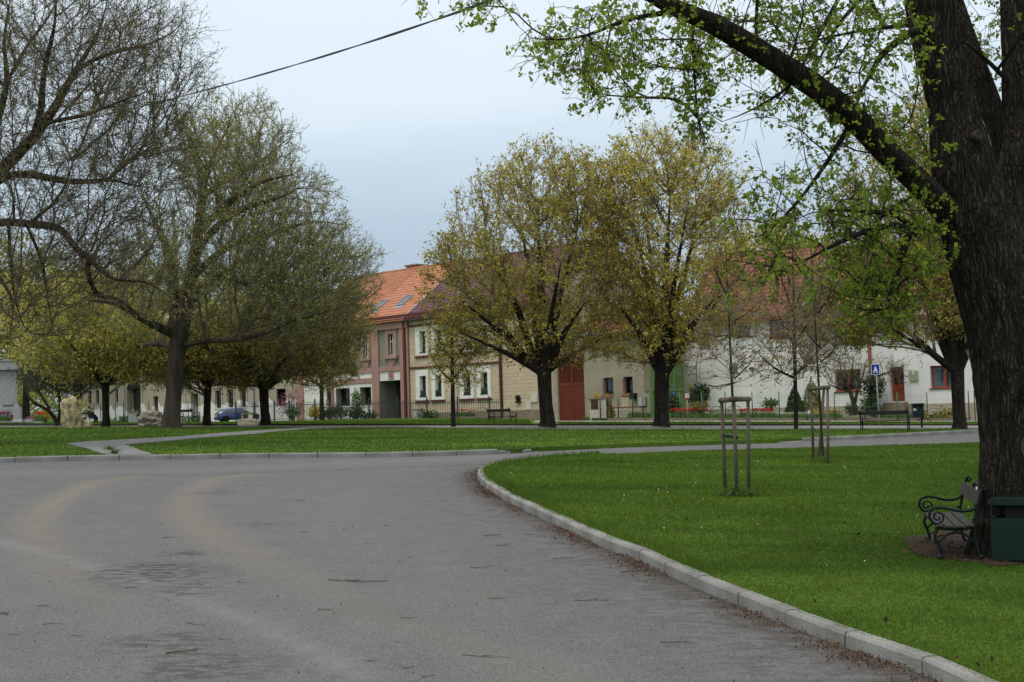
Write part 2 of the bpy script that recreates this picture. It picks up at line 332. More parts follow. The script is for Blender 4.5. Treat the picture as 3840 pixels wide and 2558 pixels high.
def merge(*vf):
    Vs = []; Fs = []; o = 0
    for V, F in vf:
        if len(V) == 0: continue
        Vs.append(np.asarray(V, float)); Fs.append(np.asarray(F) + o); o += len(V)
    return np.concatenate(Vs), np.concatenate(Fs)
def inpoly(x, y, poly):
    r = np.zeros(len(x), bool); n = len(poly)
    for i in range(n):
        x0, y0 = poly[i]; x1, y1 = poly[(i + 1) % n]
        if y0 == y1: continue
        r ^= ((y0 > y) != (y1 > y)) & (x < (x1 - x0) * (y - y0) / (y1 - y0) + x0)
    return r
def sheet(name, poly, off, m, res=3.0, skirt=.2, kind='structure'):
    xs = [p[0] for p in poly]; ys = [p[1] for p in poly]; pts = [Vector(p) for p in poly]; nb = len(pts)
    gx, gy = np.meshgrid(np.arange(min(xs), max(xs), res), np.arange(min(ys), max(ys), res)); gx = gx.ravel(); gy = gy.ravel()
    k = inpoly(gx, gy, poly); pts += [Vector(q) for q in zip(gx[k], gy[k])]
    vv, ee, ff, *_ = delaunay_2d_cdt(pts, [(i, (i + 1) % nb) for i in range(nb)], [], 1, 1e-4)
    V = [(v.x, v.y, g(v.x, v.y) + off) for v in vv]; F = [tuple(f) for f in ff]
    if skirt:
        b = len(V); V += [(p[0], p[1], g(*p) + off) for p in poly] + [(p[0], p[1], g(*p) + off - skirt) for p in poly]
        F += [(b + i, b + (i + 1) % nb, b + nb + (i + 1) % nb, b + nb + i) for i in range(nb)]
    me = bpy.data.meshes.new(name); me.from_pydata(V, [], F); me.materials.append(MT[m]); o = link(name, me); o['kind'] = kind
    for p in me.polygons:
        if abs(p.normal.z) > .5 and p.normal.z < 0: p.flip()
    return o
def xy(p): return (p.x, p.y)
# ------------------------------------------------------------------ ground, road, lawns
gx = np.concatenate([np.linspace(-900, -90, 8), np.linspace(-80, 80, 41), np.linspace(90, 900, 8)])
gy = np.concatenate([[-60, -20], np.arange(0, 140, 4.0), [150, 200, 300, 500, 900]])
A, B = np.meshgrid(gx, gy); nx_, ny_ = len(gx), len(gy)
V = np.stack([A, B, gnp(A, B) - .06], -1).reshape(-1, 3)
def gridF(ny, nx): i = np.arange(ny - 1)[:, None] * nx + np.arange(nx - 1)[None]; return np.stack([i, i + 1, i + nx + 1, i + nx], -1).reshape(-1, 4)
o = npmesh('ground', V, gridF(ny_, nx_), 'earth'); o['kind'] = 'structure'
# road, fine grid where it shows so that tyre dust, repair seams and damp marks can follow their own lines
rx = np.arange(-26, 24, .17); ry = np.concatenate([[-30, -10, 0, 4], np.arange(6.5, 46, .17), np.arange(46, 64, 2.0)])
A, B = np.meshgrid(rx, ry); V = np.stack([A, B, gnp(A, B) + .004 * 0], -1).reshape(-1, 3)
road = npmesh('road', V, gridF(len(ry), len(rx)), 'asphalt'); road['kind'] = 'structure'
for xa, xb in ((-90, -26), (24, 90)):
    q = np.arange(-30, 64, 4.0); A2, B2 = np.meshgrid([xa, xb], q)
    o = npmesh('road_side', np.stack([A2, B2, gnp(A2, B2)], -1).reshape(-1, 3), gridF(len(q), 2), 'asphalt'); o['kind'] = 'structure'
def z5(pts): return [xy(G(x / 1.2389, 1600 + y / 1.2389)) for x, y in pts]
def lined(X, Y, pts, w0, w1):
    d = np.full(len(X), 9e9); wv = np.ones(len(X))
    n = len(pts) - 1
    for i in range(n):
        a = np.array(pts[i]); b = np.array(pts[i + 1]); ab = b - a; t = np.clip(((X - a[0]) * ab[0] + (Y - a[1]) * ab[1]) / (ab @ ab), 0, 1)
        dd = np.hypot(X - a[0] - t * ab[0], Y - a[1] - t * ab[1]); w = w0 + (w1 - w0) * (i + t) / n; k = dd < d; d[k] = dd[k]; wv[k] = w[k]
    return np.clip(1 - d / wv, 0, 1)
X, Y = V[:, 0], V[:, 1]
def sm(pts, ds=.5): return [xy(p) for p in catmull([(x, y, 0) for x, y in pts], [1] * len(pts), ds)[0]]
tr1 = sm(z5([(640, 235), (450, 255), (330, 310), (210, 380), (165, 450), (170, 520), (220, 600), (300, 680), (420, 800), (560, 950), (760, 1130)]))
tr2 = sm(z5([(1180, 220), (1000, 245), (900, 300), (855, 370), (880, 430), (980, 500), (1200, 620), (1450, 740), (1750, 870), (2100, 1000), (2350, 1090), (2600, 1200)]))
tr3 = sm(z5([(1700, 300), (1620, 330), (1560, 390), (1620, 450), (1800, 560), (2050, 690), (2300, 830)]))
dust = .9 * lined(X, Y, tr1, .30, .5) ** .5 * np.clip((Y - 11) / 8, .18, 1) + .8 * lined(X, Y, tr2, .34, .55) ** .5 * np.clip((Y - 11) / 8, .28, 1) + .16 * lined(X, Y, tr3, .6, .8)
seam = z5([(-200, 480), (130, 570), (380, 640), (600, 690), (900, 810), (1150, 900), (1400, 1010), (1700, 1170)])
pale = lined(X, Y, seam, .17, .15) ** .5 + .55 * lined(X, Y, sm(z5([(0, 215), (500, 208), (1100, 195), (1700, 165), (2354, 140)])), 1.3, 1.3)
seamd = z5([(700, 226), (1000, 222), (1400, 207), (1900, 190), (2354, 172)])
damp = .8 * lined(X, Y, seamd, .35, .3) + .45 * lined(X, Y, z5([(130, 572), (250, 610), (380, 645)]), .12, .1)
for (a, b_, r) in ((720, 690, .95), (680, 655, .6), (860, 770, .45), (760, 1000, .55), (920, 1120, .7), (980, 305, .5), (1240, 450, .4), (850, 590, .4)):
    c = z5([(a, b_)])[0]; damp += 1.15 * np.clip(1 - np.hypot((X - c[0]) * 1.0, (Y - c[1]) * .9) / r, 0, 1) ** .6
# ---- kerb of the near lawn
K1 = [(4700, 3300), (4100, 2860), (3523, 2555), (3250, 2459), (3036, 2377), (2855, 2309), (2700, 2241), (2573, 2191), (2468, 2141), (2377, 2095), (2264, 2055), (2091, 1973), (1918, 1891), (1836, 1842), (1800, 1812), (1790, 1790), (1806, 1772), (1864, 1754), (1927, 1745), (2045, 1732), (2191, 1719)]
k1 = sm([xy(G(*p)) for p in K1], .3)
damp += .8 * np.clip(lined(X, Y, k1, 2.4, 2.2), 0, 1) ** 1.1
dirt = lined(X, Y, k1, .5, .5) ** .6
litter = lined(X, Y, k1, .5, .5)
for nm, arr in (('dust', dust), ('pale', pale), ('damp', damp), ('dirt', dirt)):
    a = road.data.attributes.new(nm, 'FLOAT', 'POINT'); a.data.foreach_set('value', np.clip(arr, 0, 1.2).astype(np.float32))
def offset(pl, d):
    o = []
    for i, p in enumerate(pl):
        a = pl[max(i - 1, 0)]; b = pl[min(i + 1, len(pl) - 1)]; t = Vector((b[0] - a[0], b[1] - a[1])).normalized(); o.append((p[0] + t.y * d, p[1] - t.x * d))
    return o
H_K = .13
prof = [(0, -.15), (.0, H_K - .025), (.018, H_K), (.13, H_K), (.13, -.15)]
mb = MB(); n = len(prof)
mb.add([(0, y, z) for y, z in prof] + [(1, y, z) for y, z in prof], [tuple(range(n)), tuple(range(2 * n - 1, n - 1, -1))] + [(i, (i + 1) % n, (i + 1) % n + n, i + n) for i in range(n)])
KST = mb.mesh('kerb_stone', 'kerb')
def kerb(name, pl, side, step, sink=0.0):
    """stones laid along pl; side=+1: the stone body lies left of the walking direction"""
    root = empty(name); root['kind'] = 'structure'
    L = [0]
    for a, b in zip(pl, pl[1:]): L.append(L[-1] + math.dist(a, b))
    def at(s):
        i = min(max(np.searchsorted(L, s) - 1, 0), len(pl) - 2); t = (s - L[i]) / max(L[i + 1] - L[i], 1e-6); return Vector((pl[i][0] + (pl[i + 1][0] - pl[i][0]) * t, pl[i][1] + (pl[i + 1][1] - pl[i][1]) * t))
    s = 0
    while s < L[-1] - .2:
        e = min(s + step, L[-1]); p = at(s); q = at(e); d = q - p
        zp = g(p.x, p.y); zq = g(q.x, q.y); o = link('kerb_stone', KST, root)
        ex = Vector((d.x, d.y, zq - zp)).normalized(); ey = Vector((-ex.y, ex.x, 0)).normalized() * side; ez = ex.cross(ey) if side > 0 else ey.cross(ex)
        ln = math.sqrt(d.length ** 2 + (zq - zp) ** 2) - .02
        sk = sink(s / L[-1]) if callable(sink) else sink
        m = Matrix((ex * ln, ey, ez)).transposed().to_4x4(); m.translation = Vector((p.x, p.y, zp + random.uniform(-.004, .004) - sk)) + ey * random.uniform(-.004, .004); o.matrix_local = m
        s = e
    return root
kerb('kerb', k1, -1, 1.02, lambda t: .11 * min(1, max(0, (t - .86) / .06)))
EDGE = [(2336, 1702), (2609, 1690), (3064, 1678), (3682, 1660), (4500, 1643)]
lawn1 = offset(k1, .06) + [xy(G(p[0], p[1], H_K - .01)) for p in EDGE] + [(60, 45), (60, -10), (8, -10)]
sheet('near_lawn', lawn1, H_K - .012, 'lawn', 1.5)
# ---- island lawn
K2 = [(-900, 1742), (-300, 1738), (0, 1736), (258, 1729), (593, 1725), (912, 1719), (1195, 1717), (1453, 1715), (1816, 1705), (1960, 1699), (2027, 1694)]
k2 = sm([(-19.5, 29.6), (-14.2, 32.05)] + [xy(G(*p)) for p in K2[2:]], .6)
kerb('kerb', k2, 1, 1.2, lambda t: .13 * min(1, max(0, (t - .90) / .09)))
K3 = [(2925, 1661), (2990, 1657), (3260, 1646), (3480, 1634), (3690, 1623), (3900, 1612), (4500, 1590)]
k3 = sm([xy(G(*p)) for p in K3], .6)
kerb('kerb', k3, 1, 1.2, lambda t: .1 * max(0, 1 - t / .04))
FAR = [(4500, 1586), (3690, 1606), (3300, 1607), (2800, 1608), (2000, 1607.5), (1600, 1603), (1300, 1601), (900, 1600), (0, 1600), (-900, 1600)]
lawn2 = offset(k2, -.06) + [xy(G(*p)) for p in [(2336, 1679), (2700, 1668), (2900, 1662)]] + offset(k3, -.06) + [xy(G(p[0], p[1], H_K)) for p in FAR]
sheet('island_lawn', lawn2, H_K - .012, 'lawn', 3)
PATH = [(408, 1707), (320, 1680), (250, 1665), (300, 1658), (377, 1654), (510, 1646), (663, 1638), (959, 1615), (1198, 1601), (1310, 1598), (1560, 1597), (1600, 1601), (1330, 1603), (1198, 1606), (1045, 1617), (959, 1627), (765, 1641), (561, 1660), (470, 1667), (500, 1682), (577, 1704)]
path = [xy(G(x, y, H_K)) for x, y in PATH]
def wob(pl, a=.12, ds=.7):
    o = []
    for p, q in zip(pl, pl[1:] + pl[:1]):
        k = max(1, int(math.dist(p, q) / ds))
        for j in range(k):
            x = p[0] + (q[0] - p[0]) * j / k; y = p[1] + (q[1] - p[1]) * j / k; o.append((x + a * noise.noise((x * 1.3, y * 1.3, 0)), y + 2 * a * noise.noise((x * 1.3, y * 1.3, 7))))
    return o
sheet('gravel_path', wob(path), H_K + .008, 'path', 3, .03)
# ---- strips beyond the island
def strip(name, top, bot, off, m, skirt=.2, x0=-900, x1=4600):
    pl = [xy(G(x, bot(x), off)) for x in np.linspace(x0, x1, 30)] + [xy(G(x, top(x), off)) for x in np.linspace(x1, x0, 30)]
    return sheet(name, pl, off, m, 4, skirt)
def band(name, Ya, Yb, X0, X1, off, m, skirt=.3):
    xs = np.linspace(X0, X1, 16); return sheet(name, [(x, Ya) for x in xs] + [(x, Yb) for x in xs[::-1]], off, m, 4, skirt)
band('far_path', 53, 61.6, -70, 70, .02, 'path', .1)
band('verge', 61.6, 69.6, 1, 70, .08, 'lawn'); band('verge', 61.6, 97, -70, 1, .08, 'lawn')
band('pavement', 69.62, 73.6, 1.02, 70, .085, 'slab')
band('garden', 75.2, 88, 4.2, 70, .21, 'earth')
def edging(name, Y, x0, x1, h, m, w=.2):
    mb = MB(); xs = np.arange(x0, x1, 2.0)
    for p in xs: mb.bar((p, Y, g(p, Y) + h / 2 - .1), (p + 1.98, Y, g(p + 1.98, Y) + h / 2 - .1), w, h + .2)
    o = mb.build(name, m); o['kind'] = 'structure'
edging('path_edging', 61.55, -60, 60, .09, 'soil', .12)
edging('garden_edging', 75.1, 5, 60, .22, 'plinth', .2)
# ---- soil under the big linden
SO = [(2075, 1252), (2090, 1236), (2150, 1224), (2260, 1214), (2400, 1216), (2480, 1250), (2400, 1288), (2300, 1300), (2230, 1291), (2120, 1276)]
soil = wob([xy(Gd(x, y, H_K)) for x, y in SO], .1, .3)
sheet('bare_soil', soil, H_K + .004, 'soil', .6, .02)
SO2 = [xy(Gd(x, y, H_K)) for x, y in [(2190, 1325), (2240, 1312), (2300, 1335), (2400, 1355), (2420, 1385), (2340, 1382), (2260, 1355)]]
# ---- grass blades, daisies, leaf litter
def sample(poly, n, p=1.5, y0=0, y1=999, holes=()):
    xs = np.array([q[0] for q in poly]); ys = np.array([q[1] for q in poly]); o = []; m = 0
    ylo, yhi = max(ys.min(), y0), min(ys.max(), y1)
    while m < n:
        u = rng.random(n * 2); yy = ((1 - u) * ylo ** (1 - p) + u * yhi ** (1 - p)) ** (1 / (1 - p)); xx = rng.uniform(max(xs.min(), -.6 * yhi), min(xs.max(), .6 * yhi), n * 2)
        k = (np.abs(xx) < .40 * yy + 1) & inpoly(xx, yy, poly)
        for h in holes: k &= ~(inpoly(xx, yy, h) & (rng.random(len(xx)) < .97))
        o.append(np.stack([xx[k], yy[k]], 1)); m += k.sum()
    return np.concatenate(o)[:n]
def blades(name, q, h, off, m='grass', w=.012):
    n = len(q); sc = np.clip(q[:, 1] / 15, .8, 2.6); patch = np.array([noise.noise((x * .9, y * .9, 3)) for x, y in q])
    hh = h * rng.uniform(.6, 1.1, n) * (1 + .5 * patch) * np.clip(sc, .8, 1.5); a = rng.uniform(0, 6.283, n); ww = w * sc
    b = np.stack([q[:, 0], q[:, 1], gnp(q[:, 0], q[:, 1]) + off], 1); du = np.stack([np.cos(a) * ww / 2, np.sin(a) * ww / 2, 0 * a], 1)
    lean = np.stack([rng.normal(size=n) * hh * .55, rng.normal(size=n) * hh * .55, hh * .85], 1)
    V = np.stack([b - du, b + du, b + lean], 1).reshape(-1, 3); o = npmesh(name, V, np.arange(3 * n).reshape(-1, 3), m); o['kind'] = 'stuff'
    tag(o, 'short mown green grass on the lawn', 'grass'); return o
SOP = wob(SO2, .3, .3)
blades('grass', sample(lawn1, 330000, 1.7, 7, 45, (soil,)), .034, H_K - .015)
blades('grass', sample(lawn2, 60000, 1.2, 30, 66, (path,)), .04, H_K - .015, w=.011)
vg = [(2, 61.9), (34, 61.9), (34, 69.4), (2, 69.4)]; vl_ = [(-32, 61.9), (.8, 61.9), (.8, 80), (-32, 80)]
blades('grass', sample(vg, 26000, 1.2, 61.9, 69.4), .05, .07, w=.014); blades('grass', sample(vl_, 45000, 1.2, 61.9, 80), .05, .07, w=.014)
# longer fringe along the near kerb and at tree-guard feet
fr = []
kk = offset(k1, .16)
for i in range(7000):
    p = random.choice(kk); d = abs(random.gauss(0, .09)); fr.append((p[0] + random.uniform(-.25, .25) + d * .3, p[1] + random.uniform(-.25, .25)))
fr = np.array(fr); fr = fr[inpoly(fr[:, 0], fr[:, 1], offset(k1, .13) + lawn1[-7:])]
blades('grass', fr, .1, H_K - .015)
dz = sample(lawn1, 420, 1.4, 14, 40, (soil,)); k = np.array([noise.noise((x * .35, y * .35, 11)) for x, y in dz]) > .05; dz = dz[k]
d2 = sample(lawn2, 600, 1.2, 36, 62, (path,)); k = np.array([noise.noise((x * .2, y * .2, 5)) for x, y in d2]) > .0; dz = np.concatenate([dz, d2[k]])
c = np.stack([dz[:, 0], dz[:, 1], gnp(dz[:, 0], dz[:, 1]) + H_K + .04], 1); Vd, Fd = leafquads(c, .018, 1, (0, 0, .4), .0)
tag(npmesh('daisies', Vd, Fd, 'daisy'), 'tiny white daisies dotted over the lawn', 'daisies', kind='stuff')
# litter in the gutter and over the lawn
q = []
while len(q) < 5200:
    i = random.randrange(2, len(k1) - 12); p = k1[i]; r = random.random(); d = abs(random.gauss(0, .16)) + .01
    if noise.noise((p[0] * .8, p[1] * .8, 2)) < random.uniform(-.5, .35): continue
    a = k1[i - 1]; t = Vector((p[0] - a[0], p[1] - a[1])).normalized(); x, y = p[0] - t.y * d + random.uniform(-.15, .15) * t.x, p[1] + t.x * d + random.uniform(-.15, .15) * t.y; q.append((x, y, g(x, y) + random.uniform(.006, .035)))
Vl, Fl = leafquads(np.array(q), .024, .6, (0, 0, .5), .1)
tag(npmesh('leaf_litter', Vl, Fl, 'litter'), 'brown dry leaves and twig bits gathered along the kerb gutter', 'leaf litter', kind='stuff')
ql = sample(lawn1, 160, 1.6, 8, 30); c = np.stack([ql[:, 0], ql[:, 1], gnp(ql[:, 0], ql[:, 1]) + H_K + .04], 1); Vl, Fl = leafquads(c, .05, .7, (0, 0, .3), .15)
qs = np.array([(p[0], p[1]) for p in sample(soil, 260, 1.6, 10, 30)]); c2 = np.stack([qs[:, 0], qs[:, 1], gnp(qs[:, 0], qs[:, 1]) + H_K + .015], 1); V2, F2 = leafquads(c2, .05, .6, (0, 0, .4), .1)
Vl, Fl = merge((Vl, Fl), (V2, F2)); tag(npmesh('leaf_litter', Vl, Fl, 'litter'), 'scattered dry leaves on the grass and the bare soil', 'leaf litter', kind='stuff')
rd = [(0, 0)] * 0
while len(rd) < 420:
    y = 8 + 24 * random.random() ** 1.6; x = random.uniform(-.42, .35) * y
    if not inpoly(np.array([x]), np.array([y]), lawn1)[0]: rd.append((x, y, g(x, y) + .008))
Vl, Fl = leafquads(np.array(rd), .017, .7, (0, 0, .6), .15)
tag(npmesh('road_crumbs', Vl, Fl, 'litter'), 'small leaf scraps and crumbs strewn on the asphalt', 'leaf litter', kind='stuff')
# ------------------------------------------------------------------ facades and houses
class Fac:
    def __init__(s, xl, Yl, xr, Yr, base=None):
        a = P(xl, 1530, Yl); b = P(xr, 1530, Yr); s.a = Vector((a.x, a.y)); d = Vector((b.x - a.x, b.y - a.y)); s.L = d.length; s.d = d.normalized()
        s.rz = math.atan2(s.d.y, s.d.x); s.n = Vector((s.d.y, -s.d.x)); s.z0 = min(g(a.x, a.y), g(b.x, b.y)) - .1 if base is None else base
        s.loc = (a.x, a.y, s.z0)
    def uz(s, sx, sy, out=0.0):
        r = ray(sx, sy); a = s.a + s.n * out; t = ((a.x - CAM.x) * s.n.x + (a.y - CAM.y) * s.n.y) / (r.x * s.n.x + r.y * s.n.y); p = CAM + r * t
        return (p.x - a.x) * s.d.x + (p.y - a.y) * s.d.y, p.z - s.z0
    def rect(s, xl, xr, yt, yb, out=0.0):
        ym = (yt + yb) / 2; xm = (xl + xr) / 2; return s.uz(xl, ym, out)[0], s.uz(xr, ym, out)[0], s.uz(xm, yb, out)[1], s.uz(xm, yt, out)[1]
def wall_front(L_, H, ops, depth=.22, x0=0.0, z0=-.6):
    mb = MB(); us = sorted({x0, L_} | {round(v, 4) for o in ops for v in o[:2]}); zs = sorted({z0, H} | {round(v, 4) for o in ops for v in o[2:4]})
    for i in range(len(us) - 1):
        for j in range(len(zs) - 1):
            uc = (us[i] + us[i + 1]) / 2; zc = (zs[j] + zs[j + 1]) / 2
            if any(o[0] < uc < o[1] and o[2] < zc < o[3] for o in ops): continue
            mb.add([(us[i], 0, zs[j]), (us[i + 1], 0, zs[j]), (us[i + 1], 0, zs[j + 1]), (us[i], 0, zs[j + 1])], [(0, 1, 2, 3)])
    for o in ops:
        a, b, c, d = [round(v, 4) for v in o[:4]]; e = o[4] if len(o) > 4 else depth
        mb.add([(a, 0, c), (b, 0, c), (b, 0, d), (a, 0, d), (a, e, c), (b, e, c), (b, e, d), (a, e, d)], [(0, 4, 5, 1), (1, 5, 6, 2), (2, 6, 7, 3), (3, 7, 4, 0)])
    return mb
def shell(mb, L_, H, D, zr, x0=0.0, z0=-.6):
    mb.add([(x0, 0, z0), (x0, D, z0), (x0, D, H), (x0, D / 2, zr), (x0, 0, H)], [(0, 4, 3, 2, 1)]); mb.add([(L_, 0, z0), (L_, D, z0), (L_, D, H), (L_, D / 2, zr), (L_, 0, H)], [(0, 1, 2, 3, 4)])
    mb.add([(x0, D, z0), (L_, D, z0), (L_, D, H), (x0, D, H)], [(0, 3, 2, 1)])
def window(root, r, depth, frame, cas=2, transom=0, sill=None, curtain=None, name='window', fw=.07):
    u0, u1, z0, z1 = r; y = depth - .06; mb = MB(); t = .05
    mb.box(u0, u0 + fw, y, y + t, z0, z1).box(u1 - fw, u1, y, y + t, z0, z1).box(u0 + fw, u1 - fw, y, y + t, z0, z0 + fw).box(u0 + fw, u1 - fw, y, y + t, z1 - fw, z1)
    for i in range(1, cas):
        c = u0 + (u1 - u0) * i / cas; mb.box(c - fw * .7, c + fw * .7, y - .012, y + t, z0 + fw, z1 - fw)
    if transom: zt = z0 + (z1 - z0) * transom; mb.box(u0 + fw, u1 - fw, y - .018, y + t - .004, zt - fw * .6, zt + fw * .6)
    w = mb.build(name, frame, root)
    for i in range(cas):
        a = u0 + (u1 - u0) * i / cas + .03; b = u0 + (u1 - u0) * (i + 1) / cas - .03
        MB().box(a, b, y + .02, y + .026, z0 + .03, z1 - .03).build('pane', 'glass', w)
    if sill: MB().box(u0 - .06, u1 + .06, -.07, depth - .07, z0 - .06, z0 - .003).build('sill', sill, w)
    if curtain:
        mb = MB(); n = 14
        for a, b in curtain:
            pts = [(u0 + (u1 - u0) * (a + (b - a) * k / n), y + .14 + .025 * (k % 2)) for k in range(n + 1)]
            mb.add([(p[0], p[1], z) for p in pts for z in (z0, z1)], [(2 * k, 2 * k + 2, 2 * k + 3, 2 * k + 1) for k in range(n)])
        mb.build('curtain', 'curtain', w)
    return w
def tile_mesh(w, l, m):
    pr = [(0, .0), (.22 * w, .035), (.5 * w, .012), (.985 * w, .0)]; mb = MB()
    lo = [(x, -.02, z + .045) for x, z in pr]; hi = [(x, l, z + .012) for x, z in pr]; bo = [(x, -.02, z + .0) for x, z in pr]
    mb.add(lo + hi + bo, [(i, i + 1, i + 5, i + 4) for i in range(3)] + [(8 + i, 9 + i, i + 1, i) for i in range(3)]); return mb
def roof(root, L_, H, D, zr, over, m, w=.3, l=.36, x0=0.0, clip=None, near_right=True, over_l=.2, over_r=.2, indiv=300):
    ye, slope = -over, (zr - H) / (D / 2); ze = H - over * slope; ang = math.atan(slope); sl = (D / 2 + over) / math.cos(ang)
    mb = MB(); a, b = x0 - over_l, L_ + over_r
    th = .12
    for s_ in (0, 1):
        yy = (lambda y: y) if s_ == 0 else (lambda y: D - y)
        vs = [(a, yy(ye), ze), (b, yy(ye), ze), (b, yy(D / 2), zr), (a, yy(D / 2), zr)]; vs += [(x, y, z - th) for x, y, z in vs]
        mb.add(vs, [(0, 1, 2, 3), (7, 6, 5, 4), (0, 4, 5, 1), (1, 5, 6, 2), (3, 2, 6, 7), (0, 3, 7, 4)] if s_ == 0 else [(3, 2, 1, 0), (4, 5, 6, 7), (1, 5, 4, 0), (2, 6, 5, 1), (4, 7, 3, 0)])
    rf = mb.build('roof', m, root)
    mb = MB()
    for k in range(int((b - a) / .4)): mb.box(a + k * .4 + .01, a + k * .4 + .39, D / 2 - .12, D / 2 + .12, zr - .04, zr + .07 + .01 * (k % 2))
    mb.build('ridge_tiles', m, rf)['kind'] = 'stuff'
    nC = int((b - a) / w); nR = int(sl / l) + 1; e2 = Vector((0, math.cos(ang), math.sin(ang))); n3 = Vector((0, -math.sin(ang), math.cos(ang)))
    rot = Matrix((Vector((1, 0, 0)), e2, n3)).transposed(); T = tile_mesh(w, l, m); tm = T.mesh('tile', m); tv = np.array(T.v); tf = np.array(T.f); cells = []
    for r in range(nR):
        for c in range(nC):
            s = r * l; x = a + c * w
            if s + l * .4 > sl or (clip and not clip(x + w / 2, s + l / 2)): continue
            cells.append((x, s))
    cells.sort(key=lambda q: -(q[0]) if near_right else q[0]); P_ = []
    RM = np.array(rot)
    for i, (x, s) in enumerate(cells):
        p = Vector((x, ye, ze)) + e2 * s + n3 * random.uniform(.0, .008); rr = random.uniform(-.012, .012)
        if i < indiv:
            o = link('tile', tm, rf); mm = (rot @ Matrix.Rotation(rr, 3, 'Z')).to_4x4(); mm.translation = p; o.matrix_local = mm
        else: P_.append(tv @ np.array(rot @ Matrix.Rotation(rr, 3, 'Z')).T + np.array(p))
    if P_:
        Vt = np.concatenate(P_); Ft = (np.arange(len(P_))[:, None, None] * len(tv) + tf[None]).reshape(-1, 4); o = npmesh('tiles', Vt, Ft, m, rf); o['kind'] = 'stuff'
    return rf, (ye, ze, e2, n3, sl)
def courses(root, L0, L1, z0, z1, ops, bw, bh, m, indiv, proud=.012, name='brick', gap=.02, near_right=True):
    out = []; r = 0; z = z0
    while z < z1 - bh * .4:
        za, zb = z + gap / 2, min(z + bh, z1) - gap / 2; free = [(L0, L1)]
        for o in ops:
            if o[2] < zb and o[3] > za:
                nf = []
                for a, b in free:
                    if o[1] <= a or o[0] >= b: nf.append((a, b)); continue
                    if o[0] > a: nf.append((a, o[0]))
                    if o[1] < b: nf.append((o[1], b))
                free = nf
        for a, b in free:
            u = math.floor(a / bw) * bw - (bw / 2 if r % 2 else 0)
            while u < b:
                p, q = max(u, a) + gap / 2, min(u + bw, b) - gap / 2
                if q - p > .05: out.append((p, q, za, zb))
                u += bw
        z += bh; r += 1
    out.sort(key=lambda q: -q[1] if near_right else q[0]); base = MB().add([(0, -1, 0), (1, -1, 0), (1, -1, 1), (0, -1, 1), (0, 0, 0), (1, 0, 0), (1, 0, 1), (0, 0, 1)], [(0, 1, 2, 3), (0, 4, 5, 1), (1, 5, 6, 2), (2, 6, 7, 3), (3, 7, 4, 0)]).mesh(name, m)
    mb = MB()
    for i, (p, q, a, b) in enumerate(out):
        pr = proud * random.uniform(.6, 1.4)
        if i < indiv:
            o = link(name, base, root); o.location = (p, 0, a); o.scale = (q - p, pr, b - a)
        else: mb.add([(p, -pr, a), (q, -pr, a), (q, -pr, b), (p, -pr, b), (p, 0, a), (q, 0, a), (q, 0, b), (p, 0, b)], [(0, 1, 2, 3), (0, 4, 5, 1), (1, 5, 6, 2), (2, 6, 7, 3), (3, 7, 4, 0)])
    if mb.v: mb.build(name + 's', m, root)['kind'] = 'stuff'
def part(root, name, m, *boxes):
    if name in SPLIT:
        for b in boxes: q = MB().box(*b).build(name, m, root)
        return q
    mb = MB()
    for b in boxes: mb.box(*b)
    return mb.build(name, m, root)
SPLIT = {'pilaster', 'gate_rail', 'downpipe', 'rail', 'stile', 'surround', 'brick_jamb', 'brick_sill', 'string_course', 'reveal'}
def text(root, s, size, loc, m, shear=0.0, rot=0.0, name='lettering'):
    c = bpy.data.curves.new(name, 'FONT'); c.body = s; c.size = size; c.extrude = .004; c.align_x = 'CENTER'; c.align_y = 'CENTER'; c.shear = shear
    c.materials.append(MT[m]); o = link(name, c, root, loc); o.rotation_euler = (math.pi / 2, rot, 0); return o
def rowavg(rs):
    a = sum(r[2] for r in rs) / len(rs); b = sum(r[3] for r in rs) / len(rs); return [(r[0], r[1], a, b) for r in rs]

# line of the old house row: nearer on the right
def rowY(x): q = (x - 1920) / FPX; return 89.96 / (1 + 1.1 * q)
# ---- cream house
F = Fac(300, 145, 1112, 118); D = 10
rt = empty('cream_house', F.loc, F.rz, 'long cream plaster house with flaking white base and arched dark gate', 'house'); H = F.uz(1000, 1330)[1]; zr = H + 4
wn = rowavg([F.rect(*q) for q in ((808, 830, 1466, 1531), (854, 876, 1461, 1528), (903, 923, 1458, 1526))])
wl = rowavg([F.rect(*q) for q in ((329, 343, 1462, 1515), (359, 372, 1458, 1513), (432, 443, 1466, 1510))]); w4 = F.rect(575, 593, 1486, 1543)
gate = F.rect(478, 530, 1458, 1572); dr = F.rect(717, 745, 1476, 1572); ni = F.rect(1037, 1072, 1458, 1520); gate = (gate[0], gate[1], -.5, gate[3]); dr = (dr[0], dr[1], -.5, dr[3])
ops = [w + (.25,) for w in wn + wl] + [w4 + (.25,), gate + (.8,), dr + (.9,), ni + (.12,)]
mb = wall_front(F.L, H, ops); shell(mb, F.L, H, D, zr); mb.build('wall', 'cream', rt)
for w in wn: window(rt, w, .22, 'blackframe', 2, .66, 'cream', ((.08, .3), (.6, .8)))
for w in wl + [w4]: window(rt, w, .25, 'brown', 2, .66, 'stone_wall')
for a, b, c, d in wn + [dr]: part(rt, 'surround', 'cream', (a - .22, a - .02, -.05, -.002, max(c - .1, 0), d + .2), (b + .02, b + .22, -.05, -.002, max(c - .1, 0), d + .2), (a - .3, b + .3, -.09, -.002, d + .2, d + .32))
